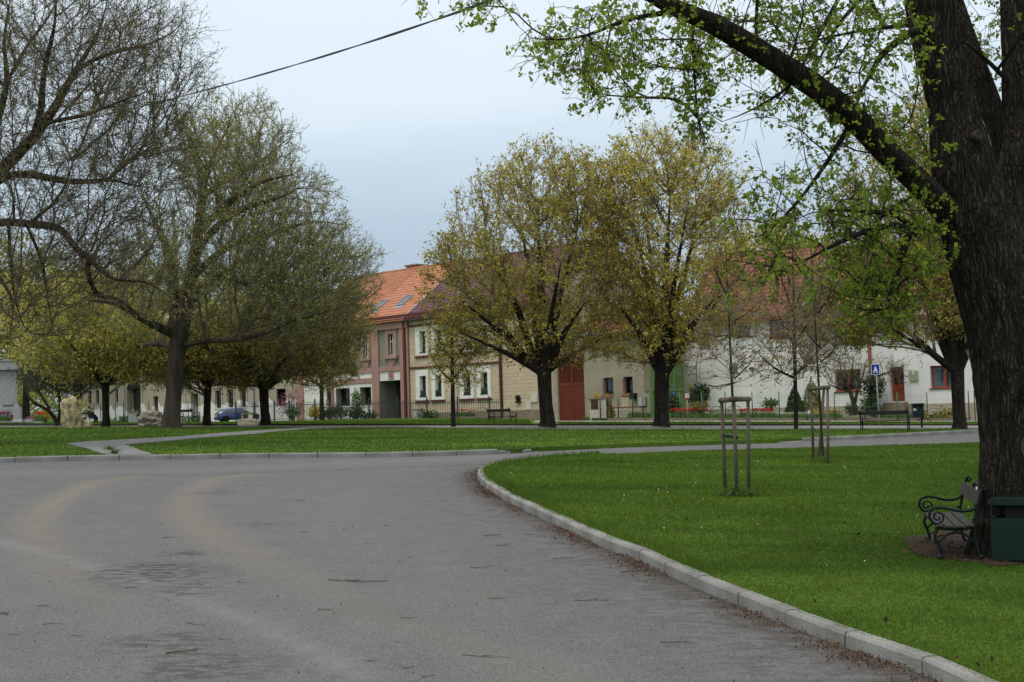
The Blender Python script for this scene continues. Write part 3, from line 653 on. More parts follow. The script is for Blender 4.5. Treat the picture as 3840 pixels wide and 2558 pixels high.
# arched gate: round head above the opening
a, b, c, d = gate; cx = (a + b) / 2; r = (b - a) / 2; mb = MB(); ns_ = 16
arc = [(cx + r * math.cos(math.pi * k / ns_), d + .55 * r * math.sin(math.pi * k / ns_)) for k in range(ns_ + 1)]; arc2 = [(cx + (r + .3) * math.cos(math.pi * k / ns_), d + .55 * r * math.sin(math.pi * k / ns_) + .3 * abs(math.sin(math.pi * k / ns_))) for k in range(ns_ + 1)]
for k in range(ns_): mb.prism([arc[k], arc2[k], arc2[k + 1], arc[k + 1]], -.06, -.003)
mb.box(a - .3, a, -.06, -.003, -.5, d).box(b, b + .3, -.06, -.003, -.5, d); mb.build('arch_surround', 'cream', rt)
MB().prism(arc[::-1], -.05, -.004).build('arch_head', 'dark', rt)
gt = part(rt, 'gate', 'gate_dark', (a, cx - .01, .7, .76, -.5, d + .02), (cx + .01, b, .7, .76, -.5, d + .02))
part(gt, 'gate_rail', 'gate_dark', (a + .1, b - .1, .66, .7, 1.1, 1.25), (a + .1, b - .1, .66, .7, 2.2, 2.32))
part(rt, 'door', 'dark', (dr[0], dr[1], .85, .9, -.5, dr[3]))
part(rt, 'downpipe', 'zinc', *[(F.uz(q, 1450)[0] - .07, F.uz(q, 1450)[0] + .07, -.16, -.02, -.2, H) for q in (953, 470, 305)])
part(rt, 'pilaster', 'cream', *[(F.uz(q, 1450)[0] - .35, F.uz(q, 1450)[0] + .35, -.08, -.004, -.2, H - .5) for q in (690, 940, 1090)])
part(rt, 'cornice', 'cream', (0, F.L, -.35, -.01, H - .45, H - .02))
roof(rt, F.L, H, D, zr, .5, 'orange_tile', .34, .4)
# ---- pink house
xl, xr = 1114, 1541; F = Fac(xl, rowY(xl), xr, rowY(xr)); FP = F
rt = empty('pink_house', F.loc, F.rz, 'two storey house with pink pilasters, grey panels and orange tiled roof', 'house'); H = F.uz(1430, 1189)[1]; D = 10.6; zr = H + 4.0
uw = rowavg([F.rect(*q) for q in ((1457, 1479, 1250, 1333), (1364, 1381, 1261, 1342), (1262, 1277, 1272, 1350))]); gw = rowavg([F.rect(*q) for q in ((1261, 1313, 1457, 1524), (1352, 1393, 1451, 1520))])
gt_ = F.rect(1427, 1509, 1427, 1572); gt_ = (gt_[0], gt_[1], -.5, gt_[3])
ops = [w + (.22,) for w in uw] + [w + (.5,) for w in gw] + [gt_ + (1.6,)]
mb = wall_front(F.L, H, ops); shell(mb, F.L, H, D, zr); mb.build('wall', 'greywall', rt)
zb = F.uz(1465, 1392)[1]; zb2 = F.uz(1465, 1374)[1]
# white ground floor skin 4 mm thick, cut round the openings
mb = wall_front(F.L - .02, zb, [(o[0] - .001, o[1] + .001, o[2], o[3], .0) for o in ops if o[2] < zb], 0, .02); mb.v = [(x, y - .02, z) for x, y, z in mb.v]; mb.build('ground_floor_plaster', 'white', rt)
pu = [F.uz(q, 1400)[0] for q in (1127, 1240, 1412)]
part(rt, 'pilaster', 'pinkwall', *[(u - .42, u + .42, -.14, -.021, -.3, H - .6) for u in pu], (F.L - .95, F.L - .45, -.14, -.021, -.3, H - .6), (F.L - .2, F.L - .01, -.14, -.021, -.3, H - .6))
part(rt, 'string_course', 'pinkwall', (0, F.L, -.1, -.022, zb, zb2), (pu[1] + .45, pu[2] - .45, -.08, -.022, zb - .75, zb - .4))
part(rt, 'cornice', 'maroon', (0, F.L, -.45, -.005, H - .35, H - .02)); part(rt, 'frieze', 'pinkwall', (0, F.L, -.2, -.006, H - .95, H - .36))
for i, w in enumerate(uw):
    window(rt, w, .2, 'whiteframe', 2, .64, None, ((.0, .25), (.7, .95))); a, b, c, d = w
    mb = MB().box(a - .3, a, -.07, -.003, c, d).box(b, b + .3, -.07, -.003, c, d).box(a - .3, b + .3, -.07, -.003, d, d + .25).box(a - .45, b + .45, -.2, -.003, c - .22, c)
    mb.prism([(a - .35, d + .25), (b + .35, d + .25), ((a + b) / 2, d + .7)], -.06, -.003); mb.prism([(a - .3, c - .23), ((a + b) / 2, c - .95), (b + .3, c - .23)], -.07, -.003); mb.build('window_surround', 'pinkwall', rt)
for w in gw: window(rt, w, .5, 'brown', 2, 0, 'white', ((.05, .45),))
part(rt, 'gate_leaf', 'brown', (gt_[0], gt_[1], 1.5, 1.6, -.5, gt_[3]))
u, z = F.uz(F.a.x * 0 + 1468, 1408); pl = part(rt, 'number_plate', 'pinkwall', (u - .3, u + .3, -.06, -.021, z - .28, z + .28)); text(pl, '52', .36, (u, -.066, z), 'maroon')
part(rt, 'downpipe', 'maroon', (F.L - .42, F.L - .22, -.26, -.06, -.2, H - .3))
rf, (ye, ze, e2, n3, sl) = roof(rt, F.L, H, D, zr, .45, 'orange_tile', .33, .37, over_r=.0)
u_of = lambda x, y: F.uz(x, y)[0]
for i, (x0_, s0) in enumerate(((F.L - 2.55, 1.75), (F.L - 5.3, 1.55), (F.L - 8.6, 1.5))):
    o = empty('skylight', (0, 0, 0), 0, parent=rf); mm = Matrix((Vector((1, 0, 0)), e2, n3)).transposed().to_4x4(); mm.translation = Vector((x0_, ye, ze)) + e2 * s0; o.matrix_local = mm
    w_, l_ = .8, 1.25
    sf = MB().box(0, .08, 0, l_, .02, .16).box(w_ - .08, w_, 0, l_, .02, .16).box(.08, w_ - .08, 0, .08, .02, .16).box(.08, w_ - .08, l_ - .08, l_, .02, .16).box(-.15, w_ + .15, -.3, -.01, .03, .075)
    bpy.data.objects.remove(o); q = sf.build('skylight', 'zinc', rf); q.matrix_local = mm; MB().box(.08, w_ - .08, .08, l_ - .08, .1, .13).build('pane', 'carglass', q)
ch = part(rt, 'chimney', 'brick_red', (F.L - 7.4, F.L - 6.2, D / 2 + .4, D / 2 + 1.1, zr - 1, zr + .3)); part(ch, 'chimney_cap', 'plinth', (F.L - 7.5, F.L - 6.1, D / 2 + .3, D / 2 + 1.2, zr + .3, zr + .42))
# ---- beige house
xl, xr = 1542, 2076; F = Fac(xl, rowY(xl), xr, rowY(xr)); FB = F
rt = empty('beige_house', F.loc, F.rz, 'beige block house with white framed windows and purple tiled roof', 'house'); H = FP.uz(1430, 1189)[1] + FP.z0 - F.z0; zr = H + 4
up = rowavg([F.rect(*q) for q in ((1575, 1597, 1249, 1322), (1632, 1657, 1240, 1318), (1740, 1766, 1222, 1307), (1805, 1829, 1213, 1299))]); lo = rowavg([F.rect(*q) for q in ((1576, 1599, 1413, 1488), (1634, 1657, 1408, 1485), (1740, 1766, 1400, 1477), (1804, 1830, 1394, 1474))])
su = rowavg([F.rect(*q) for q in ((1559, 1606, 1227, 1336), (1618, 1667, 1220, 1330), (1723, 1776, 1203, 1319), (1789, 1839, 1196, 1314))]); sl_ = rowavg([F.rect(*q) for q in ((1561, 1608, 1388, 1502), (1620, 1668, 1383, 1500), (1725, 1777, 1376, 1494), (1789, 1842, 1369, 1491))])
ops = [w + (.3,) for w in up + lo]
mb = wall_front(F.L, H, ops); shell(mb, F.L, H, D, zr); mb.build('wall', 'mortar', rt)
zp = F.uz(1950, 1538)[1]; pp = F.uz(1883, 1450)[0]
courses(rt, 0.02, F.L - .02, zp, H - .55, [s for s in su + sl_], .5, .24, 'beige', 300, .011, gap=.014)
part(rt, 'plinth', 'plinth', (.02, F.L - .02, -.05, -.003, -.5, zp))
for w, s in zip(up + lo, su + sl_):
    part(rt, 'window_surround', 'white', (s[0], w[0], -.05, -.003, s[2], s[3]), (w[1], s[1], -.05, -.003, s[2], s[3]), (w[0], w[1], -.05, -.003, s[2], w[2] - .01), (w[0], w[1], -.05, -.003, w[3] + .01, s[3]))
    part(rt, 'window_ledge', 'maroon', (s[0] - .05, s[1] + .05, -.12, -.003, s[2] - .14, s[2] - .01)); part(rt, 'reveal', 'white', (w[0] + .002, w[0] + .02, 0, .28, w[2], w[3]), (w[1] - .02, w[1] - .002, 0, .28, w[2], w[3]))
    if s in su: part(rt, 'window_hood', 'maroon', (s[0] - .05, s[1] + .05, -.12, -.003, s[3] + .01, s[3] + .13))
for w in up: window(rt, (w[0] + .02, w[1] - .02, w[2], w[3]), .28, 'blackframe', 1, 0, 'blackframe', ((.3, .95),))
for w in lo:
    window(rt, (w[0] + .02, w[1] - .02, w[2], w[3]), .28, 'blackframe', 1, 0, 'blackframe', ((.35, .95),)); bx = part(rt, 'flower_box', 'blackframe', (w[0] + .03, w[1] - .03, -.05, .17, w[2] + .003, w[2] + .16))
    c = rng.uniform((w[0], -.08, w[2] + .12), (w[1], .16, w[2] + .4), (90, 3)); Vq, Fq = leafquads(c, .11); npmesh('flower_box_leaves', Vq, Fq, 'leaf_green', bx)
zc = sum(s[3] for s in sl_) / 4 + .1; part(rt, 'string_course', 'maroon', (.02, pp, -.09, -.003, zc, zc + .13)); part(rt, 'cornice', 'maroon', (0, F.L, -.5, -.006, H - .3, H - .02)); part(rt, 'upper_band', 'maroon', (.02, pp, -.09, -.004, H - .95, H - .82))
part(rt, 'frieze', 'cream', (.02, F.L - .02, -.08, -.022, H - .55, H - .31)); part(rt, 'downpipe', 'brown', (pp - .07, pp + .07, -.18, -.03, -.2, H - .3))
r = F.rect(1994, 2017, 1478, 1508); part(rt, 'meter_box', 'plaque', (r[0], r[1], -.1, -.02, r[2], r[3])); r = F.rect(1975, 1994, 1505, 1536); part(rt, 'meter_box', 'plaque', (r[0], r[1], -.08, -.02, r[2], r[3]))
r = F.rect(1937, 1955, 1481, 1510); uc = (r[0] + r[1]) / 2; zc = (r[2] + r[3]) / 2; rr_ = (r[1] - r[0]) / 2; hh = (r[3] - r[2])
mk = MB().lathe([(.03, hh * .3), (rr_ * .5, hh * .32), (rr_ * .95, hh * .45), (rr_, hh * .65), (rr_ * .9, hh * .82), (rr_ * .55, hh * .96), (.02, hh)], 16).build('wall_head_relief', 'dark', rt, True, 0, (uc, -.1, r[2])); mk.scale = (1, .5, 1)
MB().box(-rr_, rr_, -.12, .1, 0, hh * .22).box(-rr_ * .5, rr_ * .5, -.08, .1, hh * .22, hh * .35).build('relief_base', 'dark', mk); MB().box(-.05, .05, -rr_ - .1, -rr_ + .05, hh * .5, hh * .66).build('relief_nose', 'dark', mk)
roof(rt, F.L, H, D, zr, .5, 'purple_tile', .33, .37, near_right=False, over_l=.0)
mb = MB(); mb.bar((0, -.52, H - .52 * (4 / 5.3) + .06), (0, D / 2, zr + .06), .14, .12); mb.build('verge_flashing', 'zinc', rt)
# stone pier and red gate
xl, xr = 2076, 2194; F = Fac(xl, rowY(xl), xr, rowY(xr)); rt = empty('red_gate', F.loc, F.rz, 'tall red wooden double gate with slatted upper half', 'gate'); H = F.uz(2140, 1342)[1]
a = F.uz(2092, 1450)[0]; b = F.uz(2191, 1450)[0]; zm = F.uz(2140, 1441)[1]
part(rt, 'pier', 'mortar', (0, a - .02, 0, .5, -.5, H + .3)); courses(rt, 0.01, a - .03, 0, H + .25, [], .34, .16, 'stone_wall', 60, .02, 'stone', .02)
part(rt, 'gate_frame', 'redgate', (a, a + .12, .1, .2, -.1, H), (b - .12, b, .1, .2, -.1, H), ((a + b) / 2 - .07, (a + b) / 2 + .07, .1, .2, -.1, H), (a + .12, b - .12, .1, .19, H - .16, H), (a + .12, b - .12, .1, .19, zm - .1, zm + .1), (a + .12, b - .12, .1, .19, -.1, .1))
n = 20; pm = None
for k in range(n):
    u = a + .13 + (b - a - .26) * k / n; w_ = (b - a - .26) / n
    q = link('slat', pm or MB().box(0, w_ * .5, .14, .16, zm + .1, H - .16).mesh('slat', 'redgate'), rt); pm = q.data; q.location.x = u
pm = None; n = 18
for k in range(n):
    u = a + .13 + (b - a - .26) * k / n; w_ = (b - a - .26) / n
    q = link('board', pm or MB().box(0, w_ - .012, .12, .17, .1, zm - .1).mesh('board', 'redgate'), rt); pm = q.data; q.location.x = u; q.location.y = random.uniform(-.004, .004)
mb = MB()
for k in range(10): mb.box(a - .1 + k * (b - a + .2) / 10, a - .1 + (k + 1) * (b - a + .2) / 10 - .02, -.2, .4, H + .03, H + .2 + .02 * (k % 2))
mb.build('coping_tiles', 'brick_red', rt); part(rt, 'backing', 'dark', (a + .1, b - .1, .3, .32, -.1, H))
# ---- grey house
xl, xr = 2194, 2447; F = Fac(xl, rowY(xl), xr, rowY(xr)); FG = F
rt = empty('grey_house', F.loc, F.rz, 'low shabby grey rendered house with two brick edged windows', 'house'); H = F.uz(2330, 1225)[1]; D = 3.1; zr = H + 1.6
wn = rowavg([F.rect(*q) for q in ((2264, 2300, 1417, 1480), (2339, 2373, 1412, 1477))]); mb = wall_front(F.L, H, [w + (.25,) for w in wn]); shell(mb, F.L, H, D, zr); mb.build('wall', 'render_grey', rt)
for w in wn:
    window(rt, w, .22, 'brown', 1, 0, None, ((.05, .45), (.6, .9)), fw=.07); part(rt, 'brick_jamb', 'brick_red', *[(w[0] - .11 + random.uniform(0, .04), w[0] - .005, -.015, .2, w[2] + k * .12, w[2] + k * .12 + .1) for k in range(int((w[3] - w[2]) / .12))]); part(rt, 'brick_sill', 'brick_red', *[(w[0] - .2 + k * .14, w[0] - .07 + k * .14, -.06, .0, w[2] - .14, w[2] - .02) for k in range(int((w[1] - w[0] + .3) / .14))])
zs_ = F.uz(2340, 1528)[1]; courses(rt, .3, F.L - .02, .1, zs_, [], .42, .2, 'stone_wall', 120, .03, 'stone', .025)
u0, u1 = F.uz(2330, 1500)[0], F.uz(2376, 1500)[0]; courses(rt, u0, u1, zs_ + .05, wn[0][2] - .2, [((u0 + u1) / 2 + .1, u1, zs_ + .1, zs_ + .6)], .3, .1, 'beige', 60, .015, 'brick', .014)
part(rt, 'brick_band', 'brick_red', (.3, F.L - .4, -.04, -.003, zs_, zs_ + .05)); part(rt, 'corner_pilaster', 'plinth', (F.L - .55, F.L - .02, -.06, -.003, zs_ + .9, H - .2))
r = F.rect(2373, 2390, 1474, 1498); tag(part(rt, 'mail_box', 'bin_green', (r[0], r[1], -.28, -.03, r[2], r[3]))); r = F.rect(2402, 2426, 1488, 1522); part(rt, 'meter_cabinet', 'lamp_grey', (r[0], r[1], -.2, -.035, r[2], r[3]))
r = F.rect(2410, 2418, 1392, 1401); pl = part(rt, 'number_plate', 'signwhite', (r[0], r[1], -.03, -.003, r[2], r[3])); text(pl, '11', .16, ((r[0] + r[1]) / 2, -.036, (r[2] + r[3]) / 2), 'navy'); r = F.rect(2410, 2419, 1381, 1391); part(rt, 'wall_plate', 'plinth', (r[0], r[1], -.03, -.003, r[2], r[3]))
roof(rt, F.L, H, D, zr, .4, 'terra_tile', .36, .42, indiv=60); part(rt, 'gutter', 'zinc', (0, F.L, -.55, -.42, H - .38, H - .27))
# ---- green gate
F = Fac(2447, 80.2, 2580, 81.4); rt = empty('green_gate', F.loc, F.rz, 'weathered green plank gate under a grey plastered lintel', 'gate'); H = F.uz(2510, 1353)[1]; zm = F.uz(2530, 1461)[1]; HT = F.uz(2510, 1240)[1]
part(rt, 'lintel', 'render_grey', (0, F.L, 0, .5, H + .02, HT)); n = 16; pm = None
for k in range(n):
    w_ = F.L / n; q = link('plank', pm or MB().box(0, w_ - .015, .25, .29, -.2, H).mesh('plank', 'greengate'), rt); pm = q.data; q.location = (k * w_, random.uniform(-.01, .01), 0)
part(rt, 'rail', 'greengate', (0, F.L, .2, .245, zm - .07, zm + .07), (0, F.L, .2, .245, .35, .5), (0, F.L, .2, .245, H - .2, H)); part(rt, 'stile', 'greengate', *[(u - .06, u + .06, .19, .246, -.2, H) for u in (.06, F.L * .34, F.L * .68, F.L - .06)]); pm = None
for k in range(18):
    u = F.L * .36 + k * F.L * .6 / 18; q = link('slat', pm or MB().box(0, .05, .215, .245, zm + .08, zm + .85).mesh('slat', 'greengate'), rt); pm = q.data; q.location.x = u
u, z = F.uz(2532, 1476); pl = part(rt, 'notice', 'signblue', (u - .12, u + .12, .17, .19, z - .13, z + .13)); part(pl, 'arrow', 'signwhite', (u - .03, u + .03, .165, .169, z - .08, z + .08))
roof(rt, F.L, HT, 6, HT + 2.2, .4, 'terra_tile', .36, .42, indiv=40)
# ---- white house
F = Fac(2577, 85, 3020, 80.5); FW = F; L1_ = F.L
rt = empty('white_house', F.loc, F.rz, 'long white house with terracotta tiled roof behind the garden', 'house'); H = F.uz(2790, 1172)[1]; D = 10; zr = H + 4.1
lw = F.rect(2618, 2660, 1223, 1313); u2 = [F.rect(2749, 2813, 1206, 1262), F.rect(2885, 2960, 1194, 1266)]
mb = wall_front(F.L, H, [w + (.22,) for w in [lw] + u2]); shell(mb, F.L, H, D, zr); mb.build('wall', 'whitewall', rt)
for w in u2: window(rt, w, .2, 'redbrown', 3, 0, 'brown', ((.0, .3), (.7, 1)))
window(rt, lw, .2, 'zinc', 3, .5, None); part(rt, 'plinth', 'stone_wall', (.02, F.L, -.06, -.003, -.4, F.uz(2700, 1535)[1]))
u, z = F.uz(2822, 1381); part(rt, 'wall_lamp', 'brown', (u - .1, u + .1, -.25, -.003, z - .1, z + .06)); part(rt, 'eaves_board', 'plinth', (0, F.L, -.5, -.01, H - .3, H - .12))
roof(rt, F.L, H, D, zr, .55, 'terra_tile', .36, .42, over_r=.1)
mb = MB(); mb.bar((F.L + .1, -.55, H - .55 * .82 + .1), (F.L + .1, D / 2, zr + .1), .18, .16); mb.build('verge_flashing', 'zinc', rt)
# ---- right white house
F2 = Fac(3021, 80.4, 4150, 71); F = F2
rt = empty('white_house', F.loc, F.rz, 'white house with purple roof, brown framed windows and panelled front door', 'house'); H = F.uz(3250, 1176)[1]; zr = H + 4.3
wu = rowavg([F.rect(*q) for q in ((3134, 3238, 1214, 1288), (3341, 3386, 1206, 1279), (3490, 3575, 1198, 1268))]); wl = rowavg([F.rect(*q) for q in ((3131, 3228, 1388, 1470), (3488, 3590, 1368, 1452))]); dr = F.rect(3338, 3391, 1376, 1506)
mb = wall_front(F.L, H, [w + (.3,) for w in wu + wl] + [dr + (.4,)]); shell(mb, F.L, H, D, zr); mb.build('wall', 'whitewall', rt)
for w in wu + wl: window(rt, w, .3, 'redbrown', 2, 0, 'brown', ((.05, .3), (.55, .9)), fw=.1)
d_ = part(rt, 'door', 'redbrown', (dr[0], dr[1], .32, .38, dr[2], dr[2] + .95), (dr[0], dr[0] + .14, .32, .38, dr[2] + .95, dr[3]), (dr[1] - .14, dr[1], .32, .38, dr[2] + .95, dr[3]), ((dr[0] + dr[1]) / 2 - .06, (dr[0] + dr[1]) / 2 + .06, .32, .38, dr[2] + .95, dr[3] - .12), (dr[0] + .14, dr[1] - .14, .32, .38, dr[3] - .12, dr[3]))
part(d_, 'door_pane', 'glass', (dr[0] + .12, dr[1] - .12, .345, .352, dr[2] + .94, dr[3] - .1)); part(d_, 'door_panel', 'redbrown', (dr[0] + .15, (dr[0] + dr[1]) / 2 - .08, .3, .318, dr[2] + .12, dr[2] + .82), ((dr[0] + dr[1]) / 2 + .08, dr[1] - .15, .3, .318, dr[2] + .12, dr[2] + .82)); part(d_, 'handle', 'metal', (dr[1] - .12, dr[1] - .04, .26, .3, dr[2] + 1.0, dr[2] + 1.05))
r = F.rect(3411, 3443, 1390, 1428); mb_ = part(rt, 'meter_box', 'meter', (r[0], r[1], -.1, -.003, r[2], r[3])); part(mb_, 'label_plate', 'plaque', ((r[0] + r[1]) / 2 - .06, (r[0] + r[1]) / 2 + .06, -.108, -.101, (r[2] + r[3]) / 2 + .05, (r[2] + r[3]) / 2 + .25))
zf = F.uz(3300, 1518)[1]; courses(rt, 1.0, 11, -.3, zf, [], .34, .17, 'stone_wall', 150, .05, 'stone', .02); part(rt, 'steps', 'plinth', (dr[0] - .2, dr[1] + .2, -.7, -.06, -.5, dr[2] - .05))
up_ = F.uz(3262, 1300)[0]; part(rt, 'downpipe', 'terracotta', (up_ - .07, up_ + .07, -.16, -.03, F.uz(3262, 1400)[1], H - .2)); part(rt, 'eaves_board', 'stone_wall', (0, F.L, -.5, -.01, H - .3, H - .05))
roof(rt, F.L, H, D, zr, .6, 'purple_tile', .36, .42, near_right=False)
# advertisement on the white wall
F = FW; r = F.rect(2580, 2614, 1366, 1440, .03); rt = empty('advert_board', F.loc, F.rz, 'white advertising panel with navy lettering on the white wall', 'sign')
zmid = r[2] + (r[3] - r[2]) * .49; part(rt, 'board', 'signwhite', (r[0], r[1], -.05, -.01, zmid + .02, r[3]), (r[0], r[1], -.05, -.01, r[2], zmid - .02)); uc = (r[0] + r[1]) / 2; wd_ = r[1] - r[0]
part(rt, 'divider', 'navy', (r[0], r[1], -.045, -.02, zmid - .018, zmid + .018)); text(rt, 'SCHENAT', wd_ * .22, (uc - wd_ * .14, -.055, r[3] - (r[3] - r[2]) * .14), 'navy'); text(rt, 'Folda', wd_ * .24, (uc + wd_ * .27, -.055, r[3] - (r[3] - r[2]) * .22), 'navy', .2, -.3)
part(rt, 'yellow_mark', 'yellow', (r[1] - wd_ * .2, r[1] - .02, -.056, -.051, r[3] - wd_ * .3, r[3] - .02)); mb = MB()
for k, (a, b, c) in enumerate([(.08, .5, .33), (.4, .75, .38), (.4, .75, .415), (.1, .9, .45), (.08, .95, .55), (.25, .5, .60), (.25, .65, .65), (.25, .75, .70), (.25, .7, .75), (.1, .8, .85), (.1, .9, .9)]):
    z = r[3] - (r[3] - r[2]) * c; u = r[0] + a * wd_
    while u < r[0] + b * wd_: e_ = min(u + random.uniform(.06, .16), r[0] + b * wd_); mb.box(u, e_, -.054, -.0505, z - .007, z + .007); u = e_ + .035
mb.build('small_print', 'greyprint', rt); q = F.rect(2582, 2592, 1440, 1459, .03); MB().prism([(q[0], q[2]), (q[1], q[2] + .05), (q[1] - .1, q[3]), (q[0], q[3])], -.05, -.01).build('yellow_arrow', 'yellow', rt)
# ------------------------------------------------------------------ trees
def grow(seedpos, seedplen, pts, bf):
    n = len(pts); pos = list(seedpos); par = [-1] * len(pos)
    sp_ = np.array(seedpos); pl = np.array(seedplen, float)
    best = np.full(n, 9e9); bp = np.zeros(n, int)
    for i in range(0, len(sp_), 64):
        d = np.linalg.norm(pts[:, None] - sp_[None, i:i + 64], axis=2); c = d + bf * (pl[i:i + 64][None] ); j = c.argmin(1); m = c[np.arange(n), j]; k = m < best; best[k] = m[k]; bp[k] = j[k] + i
    done = np.zeros(n, bool); plen = list(pl); order = []
    for _ in range(n):
        i = int(np.argmin(best)); p = bp[i]; idx = len(pos); pos.append(pts[i]); par.append(p); plen.append(plen[p] + np.linalg.norm(pts[i] - pos[p])); done[i] = True; best[i] = 9e9
        c = np.linalg.norm(pts - pts[i], axis=1) + bf * plen[idx]; k = (c < best) & ~done; best[k] = c[k]; bp[k] = idx
    return np.array(pos), np.array(par)
def ball(n, hollow):
    v = rng.normal(size=(n, 3)); v /= np.linalg.norm(v, axis=1, keepdims=True); return v * (rng.random(n) ** hollow)[:, None]
def env(n, ells, hollow=.36):
    w = np.array([e[3] * e[4] * (e[6] if len(e) > 6 else 1) for e in ells], float); w /= w.sum(); o = []
    for e, k in zip(ells, w):
        m = max(1, int(n * k)); b = ball(m, hollow); c = np.array(W(e[0], e[1], e[2])); s = e[2] / 3200; rd = e[5] if len(e) > 5 and e[5] else e[3] * s
        o.append(c + b * np.array([e[3] * s, rd, e[4] * s]))
    return np.concatenate(o)
def seedline(pts, ds=.25):
    """(photo x, photo y, depth, radius in photo px) -> smooth world polyline"""
    return catmull([W(x, y, Y) for x, y, Y, r in pts], [r * Y / 3200 for x, y, Y, r in pts], ds)
def tree(name, label, base, seeds, ells, n=1500, bf=.35, twig_n=3, twig_l=.4, twig_r=.007, leaf_n=3, leaf_s=.11, lm='leaf_maple', bark='bark', twigm='twig', group=None, droop=0.0, hollow=.36, sides=10, ridge=.07, rt_=.012, expo=2.3, fold=.25, twig_up=.25, clear=None, lm2=None, spread=.08, trunk_n=1, clump=1, rmax=.15):
    root = empty(name, base, 0, label, 'tree', group); bl = np.array(base)
    V = []; F = []; sp_ = []; spl = []; o = 0
    for si, (pts, rad) in enumerate(seeds):
        ph = random.uniform(0, 50); sd_ = sides if rad[0] > .06 else 6
        fn = lambda a, i, p: 1 + ridge * noise.noise((math.cos(a) * 2 + ph, math.sin(a) * 2, i * .12)) + ridge * .6 * noise.noise((math.cos(a) * 5, math.sin(a) * 5 + ph, i * .3))
        if si >= trunk_n: rad = [q * (1 - .88 * (i / len(rad)) ** 4) for i, q in enumerate(rad)]
        v, f = sweep(pts, rad, sd_, fn); V.append(np.array(v) - bl); F.append(np.array(f) + o); o += len(v)
        st = 0
        if si < trunk_n: st = int(len(pts) * .6)
        for i in range(st, len(pts), 2): sp_.append(np.array(pts[i])); spl.append(sum(0 for _ in ()) + np.linalg.norm(np.array(pts[i]) - bl) * .8)
    npmesh('trunk', np.concatenate(V), np.concatenate(F), bark, root, True)
    A = env(n, ells, hollow)
    if clear is not None: A = A[clear(A)]
    ns_ = len(sp_); pos, par = grow(sp_, spl, A, bf)
    N_ = len(pos); cnt = np.zeros(N_); ch = np.zeros(N_, int)
    for i in range(N_ - 1, ns_ - 1, -1):
        if cnt[i] == 0: cnt[i] = 1
        cnt[par[i]] += cnt[i]; ch[par[i]] += 1
    # relax the zigzag
    for _ in range(2):
        s = np.zeros_like(pos); k = np.zeros(N_)
        for i in range(ns_, N_): s[par[i]] += pos[i] * cnt[i]; k[par[i]] += cnt[i]
        q = pos.copy(); mk = np.arange(N_) >= ns_; mk &= k > 0; ii = np.where(mk)[0]
        q[ii] = .5 * pos[ii] + .25 * pos[par[ii]] + .25 * s[ii] / k[ii][:, None]; pos = q
    r = rt_ * cnt ** (1 / expo); ii = np.arange(ns_, N_); p0 = pos[par[ii]]; p1 = pos[ii]; rr0 = np.minimum(r[ii] * 1.12, .16); rr1 = np.minimum(r[ii], rmax); rr0 = np.minimum(rr0, rmax)
    big = r[ii] > .03; parts_ = [frusta(p0[big], p1[big], rr0[big], rr1[big], 6)] if big.any() else []
    parts_.append(frusta(p0[~big], p1[~big], rr0[~big], rr1[~big] * .9, 3))
    # twigs
    tip = ii[cnt[ii] < 12]; base_ = np.repeat(tip, twig_n); t = rng.random(len(base_))[:, None]; b0 = pos[base_] * t + pos[par[base_]] * (1 - t)
    d = pos[base_] - pos[par[base_]]; d /= np.linalg.norm(d, axis=1, keepdims=True) + 1e-6
    d = d * .55 + rng.normal(size=d.shape) * .5 + np.array([0, 0, twig_up - droop]); d /= np.linalg.norm(d, axis=1, keepdims=True); ln = (twig_l * rng.uniform(.5, 1.3, len(d)))[:, None]
    m1 = b0 + d * ln * .5; d2 = d + rng.normal(size=d.shape) * .35 + np.array([0, 0, .15 - droop]); d2 /= np.linalg.norm(d2, axis=1, keepdims=True); e1 = m1 + d2 * ln * .5
    tw = np.full(len(b0), twig_r); parts_.append(frusta(b0, m1, tw, tw * .8, 3)); parts_.append(frusta(m1, e1, tw * .8, tw * .4, 3))
    Vb, Fb = merge(*parts_); npmesh('branches', Vb - bl, Fb, twigm, root)
    if leaf_n:
        tt = rng.random((len(b0), leaf_n, 1)) ** .6; c = np.where(tt < .5, b0[:, None] + (m1 - b0)[:, None] * tt * 2, m1[:, None] + (e1 - m1)[:, None] * (tt * 2 - 1)) + rng.normal(size=(len(b0), leaf_n, 3)) * spread
        c = c.reshape(-1, 3)
        if clump > 1: c = rng.permutation(c); c = (c[:len(c) // clump][:, None] + rng.normal(size=(len(c) // clump, clump, 3)) * leaf_s * .45).reshape(-1, 3)[rng.permutation(len(c) // clump * clump)]
        if lm2:
            k = rng.random(len(c)) < lm2[1]; Vl, Fl = leafquads(c[k], leaf_s, fold=fold); npmesh('crown', Vl - bl, Fl, lm2[0], root); c = c[~k]
        Vl, Fl = leafquads(c, leaf_s, fold=fold); npmesh('crown', Vl - bl, Fl, lm, root)
    return root
